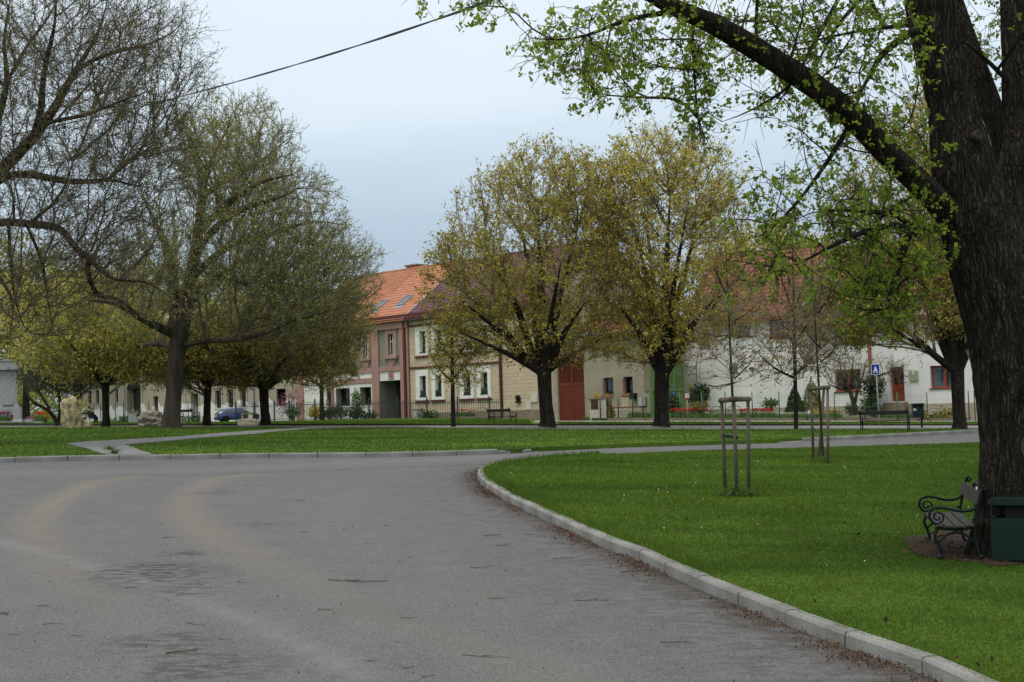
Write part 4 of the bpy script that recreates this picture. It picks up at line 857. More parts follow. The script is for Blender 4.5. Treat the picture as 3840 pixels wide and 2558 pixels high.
def maple(label, bx, by, fork, rb, ells, n, limbs, Y=None, group='maples along the path', **kw):
    b = Gd(bx, by, H_K) if Y is None else W(bx, by, Y); Y = b.y; s = [seedline([(bx, by + 4, Y, rb * 1.25), (bx + 1, by - 12, Y, rb), ((bx * 2 + fork[0]) / 3, (by * 2 + fork[1]) / 3, Y, rb * .92), ((bx + fork[0] * 2) / 3, (by + fork[1] * 2) / 3, Y, rb * .95), (fork[0], fork[1], Y, rb * 1.0)])]
    for lx, ly, lr, dy in limbs:
        mx_ = fork[0] + (lx - fork[0]) * .45; my = fork[1] + (ly - fork[1]) * .5 + (6 if abs(lx - fork[0]) > abs(ly - fork[1]) else 0)
        s.append(seedline([(fork[0] + (lx - fork[0]) * .02, fork[1] + rb * .6, Y, lr * 1.1), (fork[0] + (lx - fork[0]) * .25, fork[1] + (ly - fork[1]) * .2, Y + dy * .2, lr * .95), (mx_, my, Y + dy * .5, lr * .75), (lx, ly, Y + dy, lr * .3)]))
    return tree(kw.pop('name', 'maple_tree'), label, b, s, ells, n, group=group, **kw)

# ---- big linden beside the bench (foreground)
b = Gd(2352, 1272, H_K); Y = b.y
trunkA, ra = catmull([W(2352, 1290, Y), W(2350, 1268, Y), W(2347, 1150, Y), W(2347, 1000, Y), W(2335, 780, Y), W(2282, 620, Y), W(2234, 475, Y), W(2208, 352, Y), W(2186, 235, Y), W(2158, 117, Y), W(2138, 0, Y), W(2120, -110, Y), W(2100, -300, Y)], [.62, .55, .475, .45, .53, .47, .40, .33, .255, .27, .285, .25, .2], .07)
sb = [seedline(q, .15) for q in (
 [(2300, 640, Y + .3, 52), (2325, 480, Y + .4, 44), (2345, 300, Y + .5, 40), (2343, 120, Y + .6, 38), (2338, 0, Y + .6, 36), (2330, -250, Y + .8, 26)],
 [(2330, 420, Y + .5, 26), (2305, 320, Y + .6, 26), (2262, 200, Y + .7, 26), (2225, 90, Y + .9, 20), (2190, -20, Y + 1.2, 16)],
 [(2235, 560, Y - .1, 38), (2150, 455, Y - .3, 30), (2059, 372, Y - .6, 28), (1965, 274, Y - .9, 29), (1868, 196, Y - 1.2, 27), (1750, 121, Y - 1.5, 26), (1672, 74, Y - 1.7, 25), (1594, 34, Y - 1.9, 22), (1530, 8, Y - 2.1, 19), (1420, -60, Y - 2.4, 14)],
 [(1545, 20, Y - 2.0, 9), (1519, 31, Y - 2.0, 7), (1468, 39, Y - 2.1, 5), (1405, 59, Y - 2.2, 4.5), (1347, 82, Y - 2.3, 4), (1276, 92, Y - 2.4, 3), (1222, 88, Y - 2.5, 2), (1190, 59, Y - 2.5, 1.2)],
 [(1596, 20, Y - 1.8, 4), (1592, 90, Y - 1.7, 3.5), (1597, 180, Y - 1.7, 3), (1604, 270, Y - 1.6, 2), (1612, 330, Y - 1.6, 1.2)],
 [(2130, 60, Y - .2, 12), (2094, 74, Y - .4, 9), (2032, 121, Y - .6, 8), (2004, 164, Y - .7, 7), (1981, 207, Y - .7, 6), (1965, 254, Y - .8, 5)],
 [(2120, 60, Y, 6), (2090, 59, Y - .1, 5), (1985, 70, Y - .5, 4), (1867, 94, Y - .9, 3), (1781, 109, Y - 1, 1.6)],
 [(1935, -30, Y - .9, 6), (1926, 0, Y - .9, 5), (1883, 78, Y - 1, 5), (1836, 164, Y - 1.1, 4), (1790, 235, Y - 1.2, 2), (1740, 270, Y - 1.2, 1.3)],
 [(2000, -20, Y - .6, 5), (1977, 0, Y - .7, 5), (1918, 70, Y - .8, 4), (1864, 180, Y - .9, 3)],
 [(2230, 508, Y + .1, 9), (2160, 520, Y - .3, 9.5), (2102, 532, Y - .6, 12), (2055, 518, Y - .8, 9), (1985, 534, Y - 1, 7), (1926, 559, Y - 1.2, 5.5), (1867, 590, Y - 1.4, 4), (1813, 613, Y - 1.6, 3), (1745, 608, Y - 1.8, 1.5)],
 [(2110, 530, Y - .6, 8), (2063, 497, Y - .6, 6), (2004, 487, Y - .7, 4.5), (1935, 484, Y - .8, 3.4), (1867, 489, Y - .9, 2), (1800, 520, Y - 1, 1.2)],
 [(2105, 530, Y - .6, 10), (2086, 547, Y - .5, 9), (2067, 606, Y - .4, 8), (2052, 660, Y - .4, 6), (2035, 710, Y - .4, 4)],
 [(1955, 285, Y - .9, 7), (1907, 364, Y - .9, 5), (1848, 446, Y - .9, 4), (1781, 520, Y - .9, 3), (1742, 547, Y - .9, 1.6)],
 [(1825, 175, Y - 1.2, 5), (1813, 199, Y - 1.2, 3.5), (1762, 235, Y - 1.3, 3), (1699, 266, Y - 1.4, 2), (1660, 280, Y - 1.4, 1)],
 [(2195, 380, Y - .1, 5), (2110, 440, Y - .4, 4.5), (2000, 520, Y - .6, 2.5)], [(2330, 200, Y + .5, 7), (2270, 140, Y + .4, 5), (2215, 95, Y + .3, 3)], [(1739, 110, Y - 1.5, 4), (1739, 40, Y - 1.5, 4), (1742, -40, Y - 1.5, 4)])]
ells = [(1330, 100, Y - 2.3, 170, 80, 1.0, 1), (1420, 170, Y - 2.2, 140, 90, .9, .8), (1490, 60, Y - 2, 190, 70, 1.2, .8), (1600, 190, Y - 1.7, 62, 150, .5, 1.6), (1080, -6, Y - 2.4, 150, 28, .6, .8), (1800, 60, Y - 1.1, 220, 130, 1.5, 1.2), (1960, 160, Y - .8, 190, 190, 1.5, .95), (1790, 240, Y - 1.1, 110, 100, .8, .5),
        (1850, 470, Y - .9, 200, 100, 1.3, 1.0), (2040, 540, Y - .6, 150, 130, 1.2, 1.6), (2010, 660, Y - .5, 130, 85, 1, 1.7), (1790, 590, Y - 1.4, 130, 75, .8, .9), (1980, 340, Y - .5, 170, 110, 1.3, .5), (2260, 90, Y + 1.0, 70, 120, .5, .7), (2120, 330, Y + 1.6, 90, 160, .5, .4),
        (1800, -420, Y, 700, 300, 3.5, .55), (2400, -300, Y, 600, 420, 4, .5), (2650, 300, Y, 260, 350, 3.5, .5), (2500, -620, Y - 6, 700, 280, 3, .6), (1900, -620, Y - 4, 600, 280, 3, .45)]  # crown clumps overhead, out of view; foremost ones added to shade the lawn
big = tree('linden_tree', 'big old linden with dark furrowed trunk rising beside the near bench', tuple(b), [(trunkA, ra)] + sb, ells, 5000, .25, 2, .28, .0035, 5, .052, 'leaf_lime', 'bark', 'bark_dark', sides=26, ridge=.06, rt_=.0042, expo=2.15, droop=.5, hollow=.4, twig_up=.1, spread=.045, trunk_n=1, clump=6, rmax=.022)
# deep bark fissures on the big trunk: rebuild its trunk mesh with real relief
for o in list(big.children):
    if o.name.startswith('trunk'): bpy.data.objects.remove(o)
V = []; F = []; off = 0
for si, (pts, rad) in enumerate([(trunkA, ra)] + sb):
    bigt = si in (0, 1, 2, 3)
    if not bigt: rad = [q * (1 - .8 * (i / len(rad)) ** 4) for i, q in enumerate(rad)]
    if si == 1 or si == 2 or si == 3: pts, rad = catmull(pts[::3] + [pts[-1]], rad[::3] + [rad[-1]], .07)
    nn_ = 150 if si == 0 else 64 if bigt else 8
    def fn(a, i, p, si=si, bigt=bigt):
        if not bigt: return 1 + .1 * noise.noise((math.cos(a) * 2, math.sin(a) * 2, i * .2))
        fr_ = 26 if si == 0 else 14; w_ = noise.noise((p.z * .9, p.x, si))
        n1 = noise.noise((math.cos(a + w_ * .25) * fr_, math.sin(a + w_ * .25) * fr_, i * .07 * .9 + si * 9)); n2 = noise.noise((math.cos(a) * fr_ * 2.2, math.sin(a) * fr_ * 2.2, i * .16 + si))
        fl_ = .0
        if si == 0: fl_ = .30 * max(0, 1 - i / 13) ** 2 * (1 + math.sin(5 * a + 1)) * .5
        return 1 + .055 * (min(abs(n1) * 3, 1) - .6) + .03 * n2 + .07 * noise.noise((math.cos(a) * 1.5, math.sin(a) * 1.5, p.z * .5 + si)) + fl_
    v, f = sweep(pts, rad, nn_, fn); V.append(np.array(v) - np.array(b)); F.append(np.array(f) + off); off += len(v)
npmesh('trunk', np.concatenate(V), np.concatenate(F), 'bark', big, True)
# knot scars
for (x, y, Yq, r) in ((1920, 272, Y - 1.0, 15), (2246, 312, Y - .36, 13)):
    p = W(x, y, Yq) - b; MB().lathe([(r * Yq / 3200 * .9, -.05), (r * Yq / 3200, .02), (r * Yq / 3200 * .6, .05), (.01, .02)], 12).build('branch_scar', 'bark_grey', big, True, 0, p).rotation_euler = (R_(80), 0, R_(20))
# ---- big bare tree entering from the left edge
Y = 38; b = W(-110, 1010, Y); b.z = g(b.x, b.y)
def LB(pts, Yo=0): return seedline([(x, y, Y + Yo * i / max(1, len(pts) - 1), r) for i, (x, y, r) in enumerate(pts)], .2)
sl2 = [LB([(-110, 1015, 50), (-105, 800, 42), (-90, 640, 40), (-70, 520, 34)]), LB([(-80, 560, 26), (-40, 460, 20), (0, 395, 15), (43, 352, 13), (86, 305, 12), (129, 242, 11), (168, 172, 8.5), (207, 109, 7), (231, 59, 6), (250, -10, 4)], 2),
 LB([(75, 320, 9), (94, 254, 8), (98, 195, 7), (109, 129, 6), (125, 59, 5), (130, -20, 4)], -2), LB([(115, 262, 6), (150, 195, 5), (195, 149, 5), (274, 117, 5), (332, 105, 4), (391, 78, 3), (430, 40, 1.5)], 3), LB([(95, 298, 5), (117, 281, 5), (188, 266, 4.5), (235, 250, 4), (293, 227, 3), (360, 205, 1.5)], -3),
 LB([(-60, 470, 14), (0, 414, 9), (59, 401, 9), (137, 414, 8), (195, 418, 7), (254, 414, 5), (300, 424, 4), (352, 434, 2)], 2), LB([(245, 416, 5), (281, 385, 4), (330, 350, 2.5), (400, 300, 1.4)], 2), LB([(-70, 540, 14), (0, 512, 9), (78, 516, 9.5), (137, 526, 8.5), (172, 567, 8), (211, 602, 7), (260, 640, 4.5), (335, 649, 4), (391, 683, 2.5), (440, 720, 1.4)], -2),
 LB([(200, 590, 6), (205, 633, 6), (225, 677, 5.5), (272, 689, 5), (313, 720, 3), (350, 760, 1.5)], 2), LB([(70, 512, 5), (120, 470, 4), (150, 425, 3.5), (170, 360, 2)], 2), LB([(-50, 380, 12), (-10, 290, 9), (15, 190, 7), (10, 90, 5), (25, -10, 4)], 1), LB([(10, 200, 5), (60, 110, 4), (110, 40, 3), (140, -20, 2)], 2), LB([(20, 515, 5), (25, 600, 4), (35, 690, 3), (60, 760, 2)], 1), LB([(60, 515, 4), (95, 600, 4), (110, 690, 3), (125, 770, 1.6)], 2), LB([(-40, 600, 8), (0, 640, 5), (30, 700, 3), (20, 780, 1.6)], -2)]
ells = [(130, 150, Y, 330, 300, 4.5, 1), (330, 130, Y + 1, 170, 190, 3, .9), (330, 360, Y, 160, 150, 3, 1), (130, 480, Y, 250, 200, 4, .8), (240, 600, Y, 190, 150, 3, .7), (80, 690, Y, 140, 120, 3, .8), (-150, 200, Y, 250, 400, 5, .4)]
tree('linden_tree', 'tall budding tree with long dark boughs reaching in from the left edge', tuple(b), sl2, ells, 4700, .5, 4, .55, .0058, 3, .045, 'bud_red', 'bark_dark', 'twig_dark', rt_=.0075, expo=2.1, droop=.06, hollow=.45, twig_up=.12, spread=.03, lm2=('leaf_lime', .35))
# ---- tall spreading tree in mid left
b = Gd(395, 983, H_K); Y = b.y
def LB(pts, Yo=0): return seedline([(x, y, Y + Yo * i / max(1, len(pts) - 1), r * 1.2) for i, (x, y, r) in enumerate(pts)], .25)
sl3 = [LB([(395, 990, 24), (394, 972, 18.5), (398, 920, 15.5), (403, 860, 15.5), (409, 800, 17), (414, 760, 15)]), LB([(414, 790, 17), (425, 700, 13), (445, 600, 11), (458, 520, 10), (466, 450, 9), (478, 390, 7), (510, 320, 5), (545, 260, 3)]), LB([(408, 790, 15), (400, 690, 11), (393, 610, 10), (378, 555, 8), (350, 500, 6), (325, 440, 3)]), LB([(461, 500, 8), (463, 430, 7), (452, 370, 6), (430, 310, 4), (415, 260, 2)], 3),
 LB([(416, 795, 8), (470, 785, 5), (553, 780, 4.2), (631, 758, 3.8), (668, 739, 3), (740, 720, 2), (830, 690, 1.5)], -3), LB([(425, 720, 9), (469, 655, 8), (516, 633, 8), (553, 651, 6), (640, 630, 5), (740, 560, 3)], 3), LB([(450, 580, 8), (500, 520, 6.5), (560, 480, 6), (640, 455, 4), (690, 430, 2)], -2), LB([(466, 450, 7), (530, 410, 5), (600, 370, 4), (660, 320, 2)], 2), LB([(455, 540, 7), (520, 470, 6), (600, 420, 4.5), (680, 400, 2)], -4), LB([(405, 770, 10), (340, 740, 8), (270, 700, 6), (200, 690, 3)], -3), LB([(440, 640, 8), (520, 570, 6), (620, 540, 5), (720, 510, 3), (800, 520, 1.6)], 4), LB([(410, 800, 8), (360, 790, 6), (300, 800, 3)], 3)]
ells = [(555, 370, Y, 150, 165, 6, 1.5), (460, 400, Y, 140, 150, 5, .7), (645, 520, Y, 185, 150, 6, 1.1), (700, 640, Y, 190, 130, 5, 1.1), (790, 620, Y, 115, 90, 4, .8), (520, 620, Y, 200, 160, 6, 1), (340, 640, Y, 170, 150, 5, .55), (700, 730, Y, 160, 80, 4, .8), (400, 560, Y, 150, 160, 5, .35)]
tree('park_tree', 'tall spreading tree just coming into leaf behind the grey boulder', tuple(b), sl3, ells, 4900, .55, 4, .5, .0075, 4, .062, 'leaf_olive', 'bark_grey', 'twig', rt_=.010, expo=2.1, hollow=.45, twig_up=.3, spread=.04)
# ---- row of maples
kw = dict(leaf_s=.092, twig_l=.5, twig_n=4, leaf_n=7, spread=.09, bf=.6, clump=3, hollow=.28)
Y = Gd(1258, 978, H_K).y
maple('broad yellow green maple with low fork in front of the beige house', 1258, 978, (1250, 848), 17, [(1215, 580, Y, 215, 240, None, 1), (1080, 660, Y, 120, 150, None, 1.2), (1040, 760, Y, 80, 60, None, .6), (1330, 640, Y, 140, 220, None, .7), (1240, 430, Y, 150, 125, None, .8), (1350, 480, Y, 95, 130, None, .8), (1200, 770, Y, 190, 75, None, .8)], 1900,
      [(1050, 760, 8, -3), (1060, 690, 10, -2), (1030, 640, 9, 2), (1110, 560, 10, 1), (1400, 770, 7, 2), (1235, 460, 12, 0), (1330, 520, 11, 1), (1350, 690, 9, -2), (1190, 480, 9, 3), (1290, 600, 9, -3)], lm2=('leaf_bronze', .25), **kw)
Y = Gd(1520, 977, H_K).y
maple('tallest yellow green maple with forked trunk in front of the green gate', 1520, 977, (1522, 850), 17.5, [(1540, 560, Y, 185, 250, None, 1), (1440, 620, Y, 110, 200, None, .7), (1510, 375, Y, 125, 100, None, .9), (1430, 450, Y, 90, 120, None, .8), (1640, 450, Y, 85, 130, None, .8), (1600, 700, Y, 160, 110, None, .8), (1500, 790, Y, 170, 55, None, .7)], 1900,
      [(1640, 690, 12, -2), (1600, 530, 11, 1), (1540, 450, 12, 0), (1460, 520, 10, 2), (1420, 700, 9, -2), (1580, 480, 9, -3), (1480, 470, 9, 3), (1700, 640, 6, 1)], lm2=('leaf_bronze', .25), **kw)
Y = Gd(2205, 985, H_K).y
maple('dark trunked maple behind the near linden beside the green litter bin', 2205, 985, (2200, 845), 15.5, [(2080, 500, Y, 190, 200, None, .9), (2150, 320, Y, 150, 130, None, .8), (2060, 680, Y, 210, 130, None, 1), (2220, 600, Y, 150, 220, None, .7), (1930, 700, Y, 110, 120, None, .8), (2330, 480, Y, 110, 220, None, .5)], 2300,
      [(2040, 750, 8, -2), (2080, 600, 11, 1), (2140, 450, 12, 0), (2230, 520, 12, 1), (2300, 620, 10, -1), (1980, 690, 8, 2), (2190, 400, 10, 2)], lm2=('leaf_bronze', .2), **kw)
Y = Gd(610, 974, H_K).y
maple('olive leaved maple with wide vase crown beside the flat pale rock', 610, 974, (606, 888), 11.5, [(640, 770, Y, 190, 110, None, 1), (760, 740, Y, 110, 100, None, .8), (560, 820, Y, 130, 80, None, .9), (730, 850, Y, 110, 50, None, .6)], 1500,
      [(540, 800, 8, -2), (600, 720, 9, 1), (690, 740, 9, 0), (760, 790, 7, 2), (660, 820, 7, -2), (560, 730, 7, 3)], lm='leaf_bronze', lm2=('leaf_olive', .75), **kw)
Y = Gd(475, 975, H_K).y
maple('bronze leaved small maple in front of the dark house door', 475, 975, (478, 882), 9, [(480, 800, Y, 120, 90, None, 1), (420, 840, Y, 90, 60, None, .8), (540, 850, Y, 80, 45, None, .7)], 1000, [(420, 810, 7, -2), (470, 740, 8, 1), (540, 800, 7, 0), (500, 770, 6, 2)], lm='leaf_bronze', lm2=('leaf_olive', .65), **kw)
Y = Gd(243, 978, H_K).y
maple('bronze leaved small maple beside the seated people', 243, 978, (243, 880), 9, [(235, 770, Y, 150, 110, None, 1), (300, 830, Y, 120, 60, None, .8), (150, 800, Y, 110, 90, None, .8)], 1200, [(160, 790, 7, -2), (230, 720, 8, 1), (310, 800, 7, 0), (260, 760, 6, 2)], lm='leaf_olive', lm2=('leaf_maple', .5), **kw)
# ---- young trees
yk = dict(leaf_s=.085, twig_l=.4, twig_n=2, leaf_n=4, spread=.07, lm='leaf_bronze', rt_=.009, name='young_tree', group='young trees on the lawn')
def sapling(label, bx, by, top, rb, ells, n, limbs, **k):
    b = Gd(bx, by, H_K); Y = b.y; s = [seedline([(bx, by + 3, Y, rb * 1.1), (bx, by - 10, Y, rb), ((bx + top[0]) / 2, (by + top[1]) / 2, Y, rb * .75), (top[0], top[1], Y, rb * .25)])]
    for x0, y0, x1, y1, r, dy in limbs: s.append(seedline([(x0, y0, Y, r), ((x0 + x1) / 2, (y0 + y1) / 2 + abs(x1 - x0) * .1, Y + dy * .5, r * .75), (x1, y1, Y + dy, r * .3)]))
    q = dict(yk); q.update(k); return tree(q.pop('name'), label, b, s, [(e[0], e[1], Y) + tuple(e[3:]) for e in ells], n, **q)
sapling('slender young tree with round olive crown before the beige house windows', 1042, 978, (1038, 720), 5.5, [(1040, 800, 0, 72, 85, None, 1), (1060, 860, 0, 75, 40, None, .7)], 300, [(1042, 880, 990, 820, 2.6, -.6), (1042, 870, 1095, 800, 2.6, .6), (1041, 830, 1000, 760, 2.2, .8), (1041, 840, 1085, 760, 2.2, -.8)], lm='leaf_maple')
sapling('slender young tree with bronze crown before the pink house', 740, 965, (738, 740), 5.5, [(745, 830, 0, 95, 75, None, 1)], 520, [(740, 890, 680, 830, 2.6, -.8), (740, 880, 810, 820, 2.6, .8), (740, 850, 700, 780, 2.2, 1), (740, 850, 780, 770, 2.2, -1)], group='young trees on the lawn')
sapling('slender young tree with sparse bronze leaves before the white wall', 1830, 985, (1822, 560), 5, [(1830, 720, 0, 120, 150, None, 1), (1780, 830, 0, 110, 70, None, .5), (1890, 780, 0, 80, 90, None, .5)], 620, [(1829, 870, 1740, 810, 3, -1), (1830, 860, 1890, 790, 3, 1), (1828, 800, 1780, 700, 3, 1), (1826, 790, 1880, 700, 3, -1), (1824, 720, 1790, 620, 2.5, .6), (1824, 720, 1860, 610, 2.5, -.6)], leaf_n=3, twig_l=.45)
sapling('staked sapling with thin dark stem in the nearer tree guard', 1694, 1136, (1668, 560), 3.6, [(1665, 840, 0, 115, 60, 1.0, .8), (1680, 720, 0, 100, 110, 1, 1), (1640, 770, 0, 70, 50, .8, .5)], 230, [(1690, 880, 1600, 880, 1.8, -.5), (1689, 870, 1750, 800, 1.8, .5), (1684, 770, 1600, 760, 1.7, .5), (1682, 740, 1750, 690, 1.7, -.5), (1676, 660, 1720, 600, 2.5, .4), (1676, 690, 1640, 610, 2.5, -.4)], twig_l=.3, leaf_n=1, leaf_s=.045, twig_r=.004, rt_=.0045, spread=.02, bark='bark_dark', group='saplings in tree guards')
sapling('staked sapling with thin dark stem in the farther tree guard', 1892, 1062, (1862, 540), 3.2, [(1878, 700, 0, 85, 130, 1.2, 1), (1890, 830, 0, 80, 60, 1, .5)], 260, [(1889, 830, 1950, 760, 1.7, .5), (1887, 800, 1830, 730, 1.7, -.5), (1880, 720, 1930, 640, 2.6, -.5), (1876, 690, 1840, 600, 2.6, .5)], twig_l=.35, leaf_n=1, leaf_s=.06, twig_r=.005, rt_=.0055, spread=.02, bark='bark_dark', group='saplings in tree guards')
# ---- garden trees and background trees
def bgtree(label, bx, by, Y, ells, n, lm, rb=10, **k):
    q = dict(leaf_s=.2, twig_l=.7, twig_n=2, leaf_n=5, spread=.2, group='trees behind the green', twig_r=.012, rt_=.02, lm=lm); q.update(k); b = W(bx, by, Y); b.z = g(b.x, b.y); top = min(e[1] for e in ells)
    s = [seedline([(bx, by + 5, Y, rb), (bx, (by + top) / 2 + 60, Y, rb * .7), (bx + 5, top, Y, rb * .2)])]; return tree('background_tree', label, b, s, [(e[0], e[1], Y) + tuple(e[2:]) for e in ells], n, **q)
bgtree('yellowing dense tree behind the stone monument at the left edge', 60, 965, 84, [(40, 760, 120, 120, 5, 1), (110, 700, 120, 90, 5, .8), (-60, 720, 150, 150, 5, .6)], 800, 'leaf_maple')
bgtree('yellowing dense tree behind the leaning shrub', 175, 960, 95, [(180, 720, 130, 110, 6, 1), (270, 690, 120, 90, 5, .8), (250, 800, 130, 70, 5, .8)], 800, 'leaf_maple')
bgtree('tall olive tree standing behind the cream house roof', 330, 960, 150, [(330, 690, 170, 110, 8, 1), (430, 720, 150, 90, 8, .8)], 800, 'leaf_olive', leaf_s=.3)
bgtree('broad olive tree behind the orange house roof line', 560, 960, 150, [(560, 700, 150, 110, 8, 1), (690, 730, 110, 80, 8, .8)], 700, 'leaf_olive', leaf_s=.3)
bgtree('golden tree rising behind the terracotta roof', 1760, 960, 118, [(1770, 580, 130, 80, 6, 1), (1660, 610, 90, 60, 5, .7), (1880, 620, 90, 70, 5, .7)], 700, 'leaf_maple', leaf_s=.24)
bgtree('pale grey conifer showing over the terracotta roof ridge', 1782, 960, 135, [(1782, 590, 34, 80, 3, 1)], 300, 'leaf_grey', leaf_s=.24)
bgtree('dense golden tree behind the gap above the red gate', 1330, 960, 125, [(1330, 700, 120, 110, 6, 1), (1430, 690, 100, 90, 6, .8)], 600, 'leaf_maple', leaf_s=.26)
bgtree('dark green tree filling the left edge behind the monument', -40, 960, 105, [(-20, 850, 130, 110, 5, 1), (60, 880, 90, 70, 4, .8)], 600, 'leaf_dark', leaf_s=.24)
bgtree('olive tree beyond the far left corner', 20, 960, 135, [(0, 640, 160, 120, 8, 1), (150, 660, 120, 100, 8, .7)], 700, 'leaf_olive', leaf_s=.3)
def shrub(name, label, x, y, Y, ells, n, lm, leaf_s=.1, stems=5, cat='shrub', hollow=.5, up=None, group=None, base=None, sink=0):
    b = W(x, y, Y); root = empty(name, b, 0, label, cat, group); mb = MB()
    for i in range(stems):
        e = random.choice(ells); p = W(e[0] + random.uniform(-.5, .5) * e[2], e[1] - random.uniform(-.2, .5) * e[3], Y + random.uniform(-.3, .3) * e[2] * Y / 3200) - b; q = Vector((random.uniform(-.08, .08), random.uniform(-.08, .08), -.1))
        mb.tube([q, q.lerp(p, .5) + Vector((0, 0, .08)), p], [.03, .02, .008], 5)
    mb.build('stems', 'bark_dark', root); c = env(n, [(e[0], e[1], Y) + tuple(e[2:]) for e in ells], hollow) - np.array(b); c += .08 * rng.normal(size=c.shape)
    Vl, Fl = leafquads(c, leaf_s, up=up); npmesh('foliage', Vl, Fl, lm, root); return root
# ------------------------------------------------------------------ street furniture, stones, vehicles, people
def copytree(src, loc, rz, label=None, group=None, scale=None):
    r = src.copy(); COL.objects.link(r); r.location = loc; r.rotation_euler = (0, 0, rz)
    if scale: r.scale = scale
    if label: r['label'] = label
    if group: r['group'] = group
    for ch in list(src.children):
        c = ch.copy(); COL.objects.link(c); c.parent = r
        for q in list(ch.children): d = q.copy(); COL.objects.link(d); d.parent = c
    return r
def spiral(cy, cz, r0, r1, a0, turns, x, n=16):
    return [(x, cy + (r0 + (r1 - r0) * t / n) * math.cos(a0 + turns * 6.283 * t / n), cz + (r0 + (r1 - r0) * t / n) * math.sin(a0 + turns * 6.283 * t / n)) for t in range(n + 1)]
def make_bench(label, loc, rz, L_, sc, slat='slat_wood', group='cast iron park benches'):
    root = empty('park_bench', loc, rz, label, 'bench', group); root.scale = (1, sc, sc); h = L_ / 2 - .06
    for x in (-h, h):
        mb = MB(); cv = lambda p, r, n=7: mb.tube(catmull([(x, a, b) for a, b in p], [r] * len(p), .04)[0], r, n)
        cv([(.30, 0), (.26, .12), (.235, .30), (.245, .46), (.285, .66), (.34, .88)], .02); mb.tube(spiral(.375, .88, .035, .012, math.pi, -1.2, x), .014, 6)
        cv([(-.19, 0), (-.185, .10), (-.215, .2), (-.25, .30), (-.20, .40)], .022); cv([(-.24, .395), (-.1, .375), (.1, .37), (.24, .40)], .02)
        cv([(.285, .66), (.20, .605), (.05, .60), (-.10, .635), (-.22, .645), (-.30, .59), (-.305, .52), (-.265, .46), (-.21, .415)], .019)
        mb.tube(spiral(-.205, .525, .085, .02, -1.9, 1.35, x, 22), .013, 6); cv([(-.205, .615), (-.2, .64)], .012)
        cv([(-.215, .2), (-.1, .30), (0, .325), (.12, .30), (.24, .2)], .015)
        for (yy, zz) in ((.3, .012), (-.19, .012)): mb.lathe([(.035, -.012), (.035, .02), (.022, .04)], 8, (x, yy, zz))
        for (yy, zz) in ((.24, .5), (-.19, .13)): mb.lathe([(.026, -.015), (.032, 0), (.026, .015)], 8, (x, yy, zz))
        mb.build('end_frame', 'iron', root, True)
    sm_ = MB().box(-L_ / 2, L_ / 2, -.054, .054, -.014, .014).mesh('seat_slat', slat, bevel=.006)
    for k in range(4): o = link('seat_slat', sm_, root, (0, -.19 + k * .123, .418 - .012 * math.sin(math.pi * k / 3))); o.rotation_euler = (random.uniform(-.02, .02), 0, 0)
    o = MB().box(-L_ / 2, L_ / 2, -.014, .014, -.085, .085).build('back_slat', slat, root, False, .006, (0, .285, .765)); o.rotation_euler = (-.25, 0, 0)
    MB().tube([(-h, .02, .33), (h, .02, .33)], .011, 6).build('tie_rod', 'iron', root, True)
    return root
n0, f0 = Gd(2157, 1287, H_K), Gd(2131, 1243, H_K); mid = (n0 + f0) / 2; ax = Vector((f0.x - n0.x, f0.y - n0.y)).normalized(); back = Vector((ax.y, -ax.x)); c = Vector((mid.x, mid.y)) + back * .19
make_bench('near park bench with scrolled iron arms in front of the big linden', (c.x, c.y, g(c.x, c.y) + H_K), math.atan2(-ax.y, -ax.x), (f0 - n0).length + .1, .86)
b1 = make_bench('dark backed bench half hidden behind the big linden trunk', (7.05, 18.75, g(7.05, 18.75) + H_K), math.pi, 1.8, .88, 'slat_dark')
q = Gd(2035, 990, H_K); copytree(b1, q, math.pi - .42, 'dark slatted bench on the grass left of the post mounted green bin', None, (.95, .82, .82))
q = Gd(1160, 976, H_K); q = P(1885, 1597, 66); q.z = g(q.x, q.y) + .06; b2 = copytree(b1, q, math.pi - .85, 'dark bench on the path beside the central broad maple', None, (.95, .8, .8))
q = P(705, 1596, 76); q.z = g(q.x, q.y) + .08; copytree(b1, q, math.pi - .8, 'bench half hidden by the tall grey trunked park tree', None, (1.0, .85, .85))
q = P(328, 1598, 80); q.z = g(q.x, q.y) + .08; pb = q.copy(); copytree(b1, q, math.pi - .85, 'bench with two seated people beside the standing stone', None, (.8, .72, .72))
p = P(3665, 1878, 18.5); bt = MB().lathe([(.035, 0), (.036, .12), (.03, .17), (.013, .2), (.013, .23)], 12).build('bottle', 'signwhite', None, True, 0, (p.x, p.y, p.z - .05)); tag(bt, 'small white plastic bottle lying at the bench behind the linden', 'bottle'); MB().lathe([(.0365, .03), (.0365, .1)], 12).build('bottle_label', 'signblue', bt, True)
o = P(2017 - 150, 1570, 65.9); bl = MB().lathe([(.0, 0), (.03, .008), (.05, .03), (.055, .055), (.05, .08), (.03, .1), (0, .108)], 12).build('ball', 'signwhite', None, True, 0, (P(1886, 1571, 66).x, 66, P(1886, 1575, 66).z)); tag(bl, 'small white ball resting on the central dark bench', 'ball')
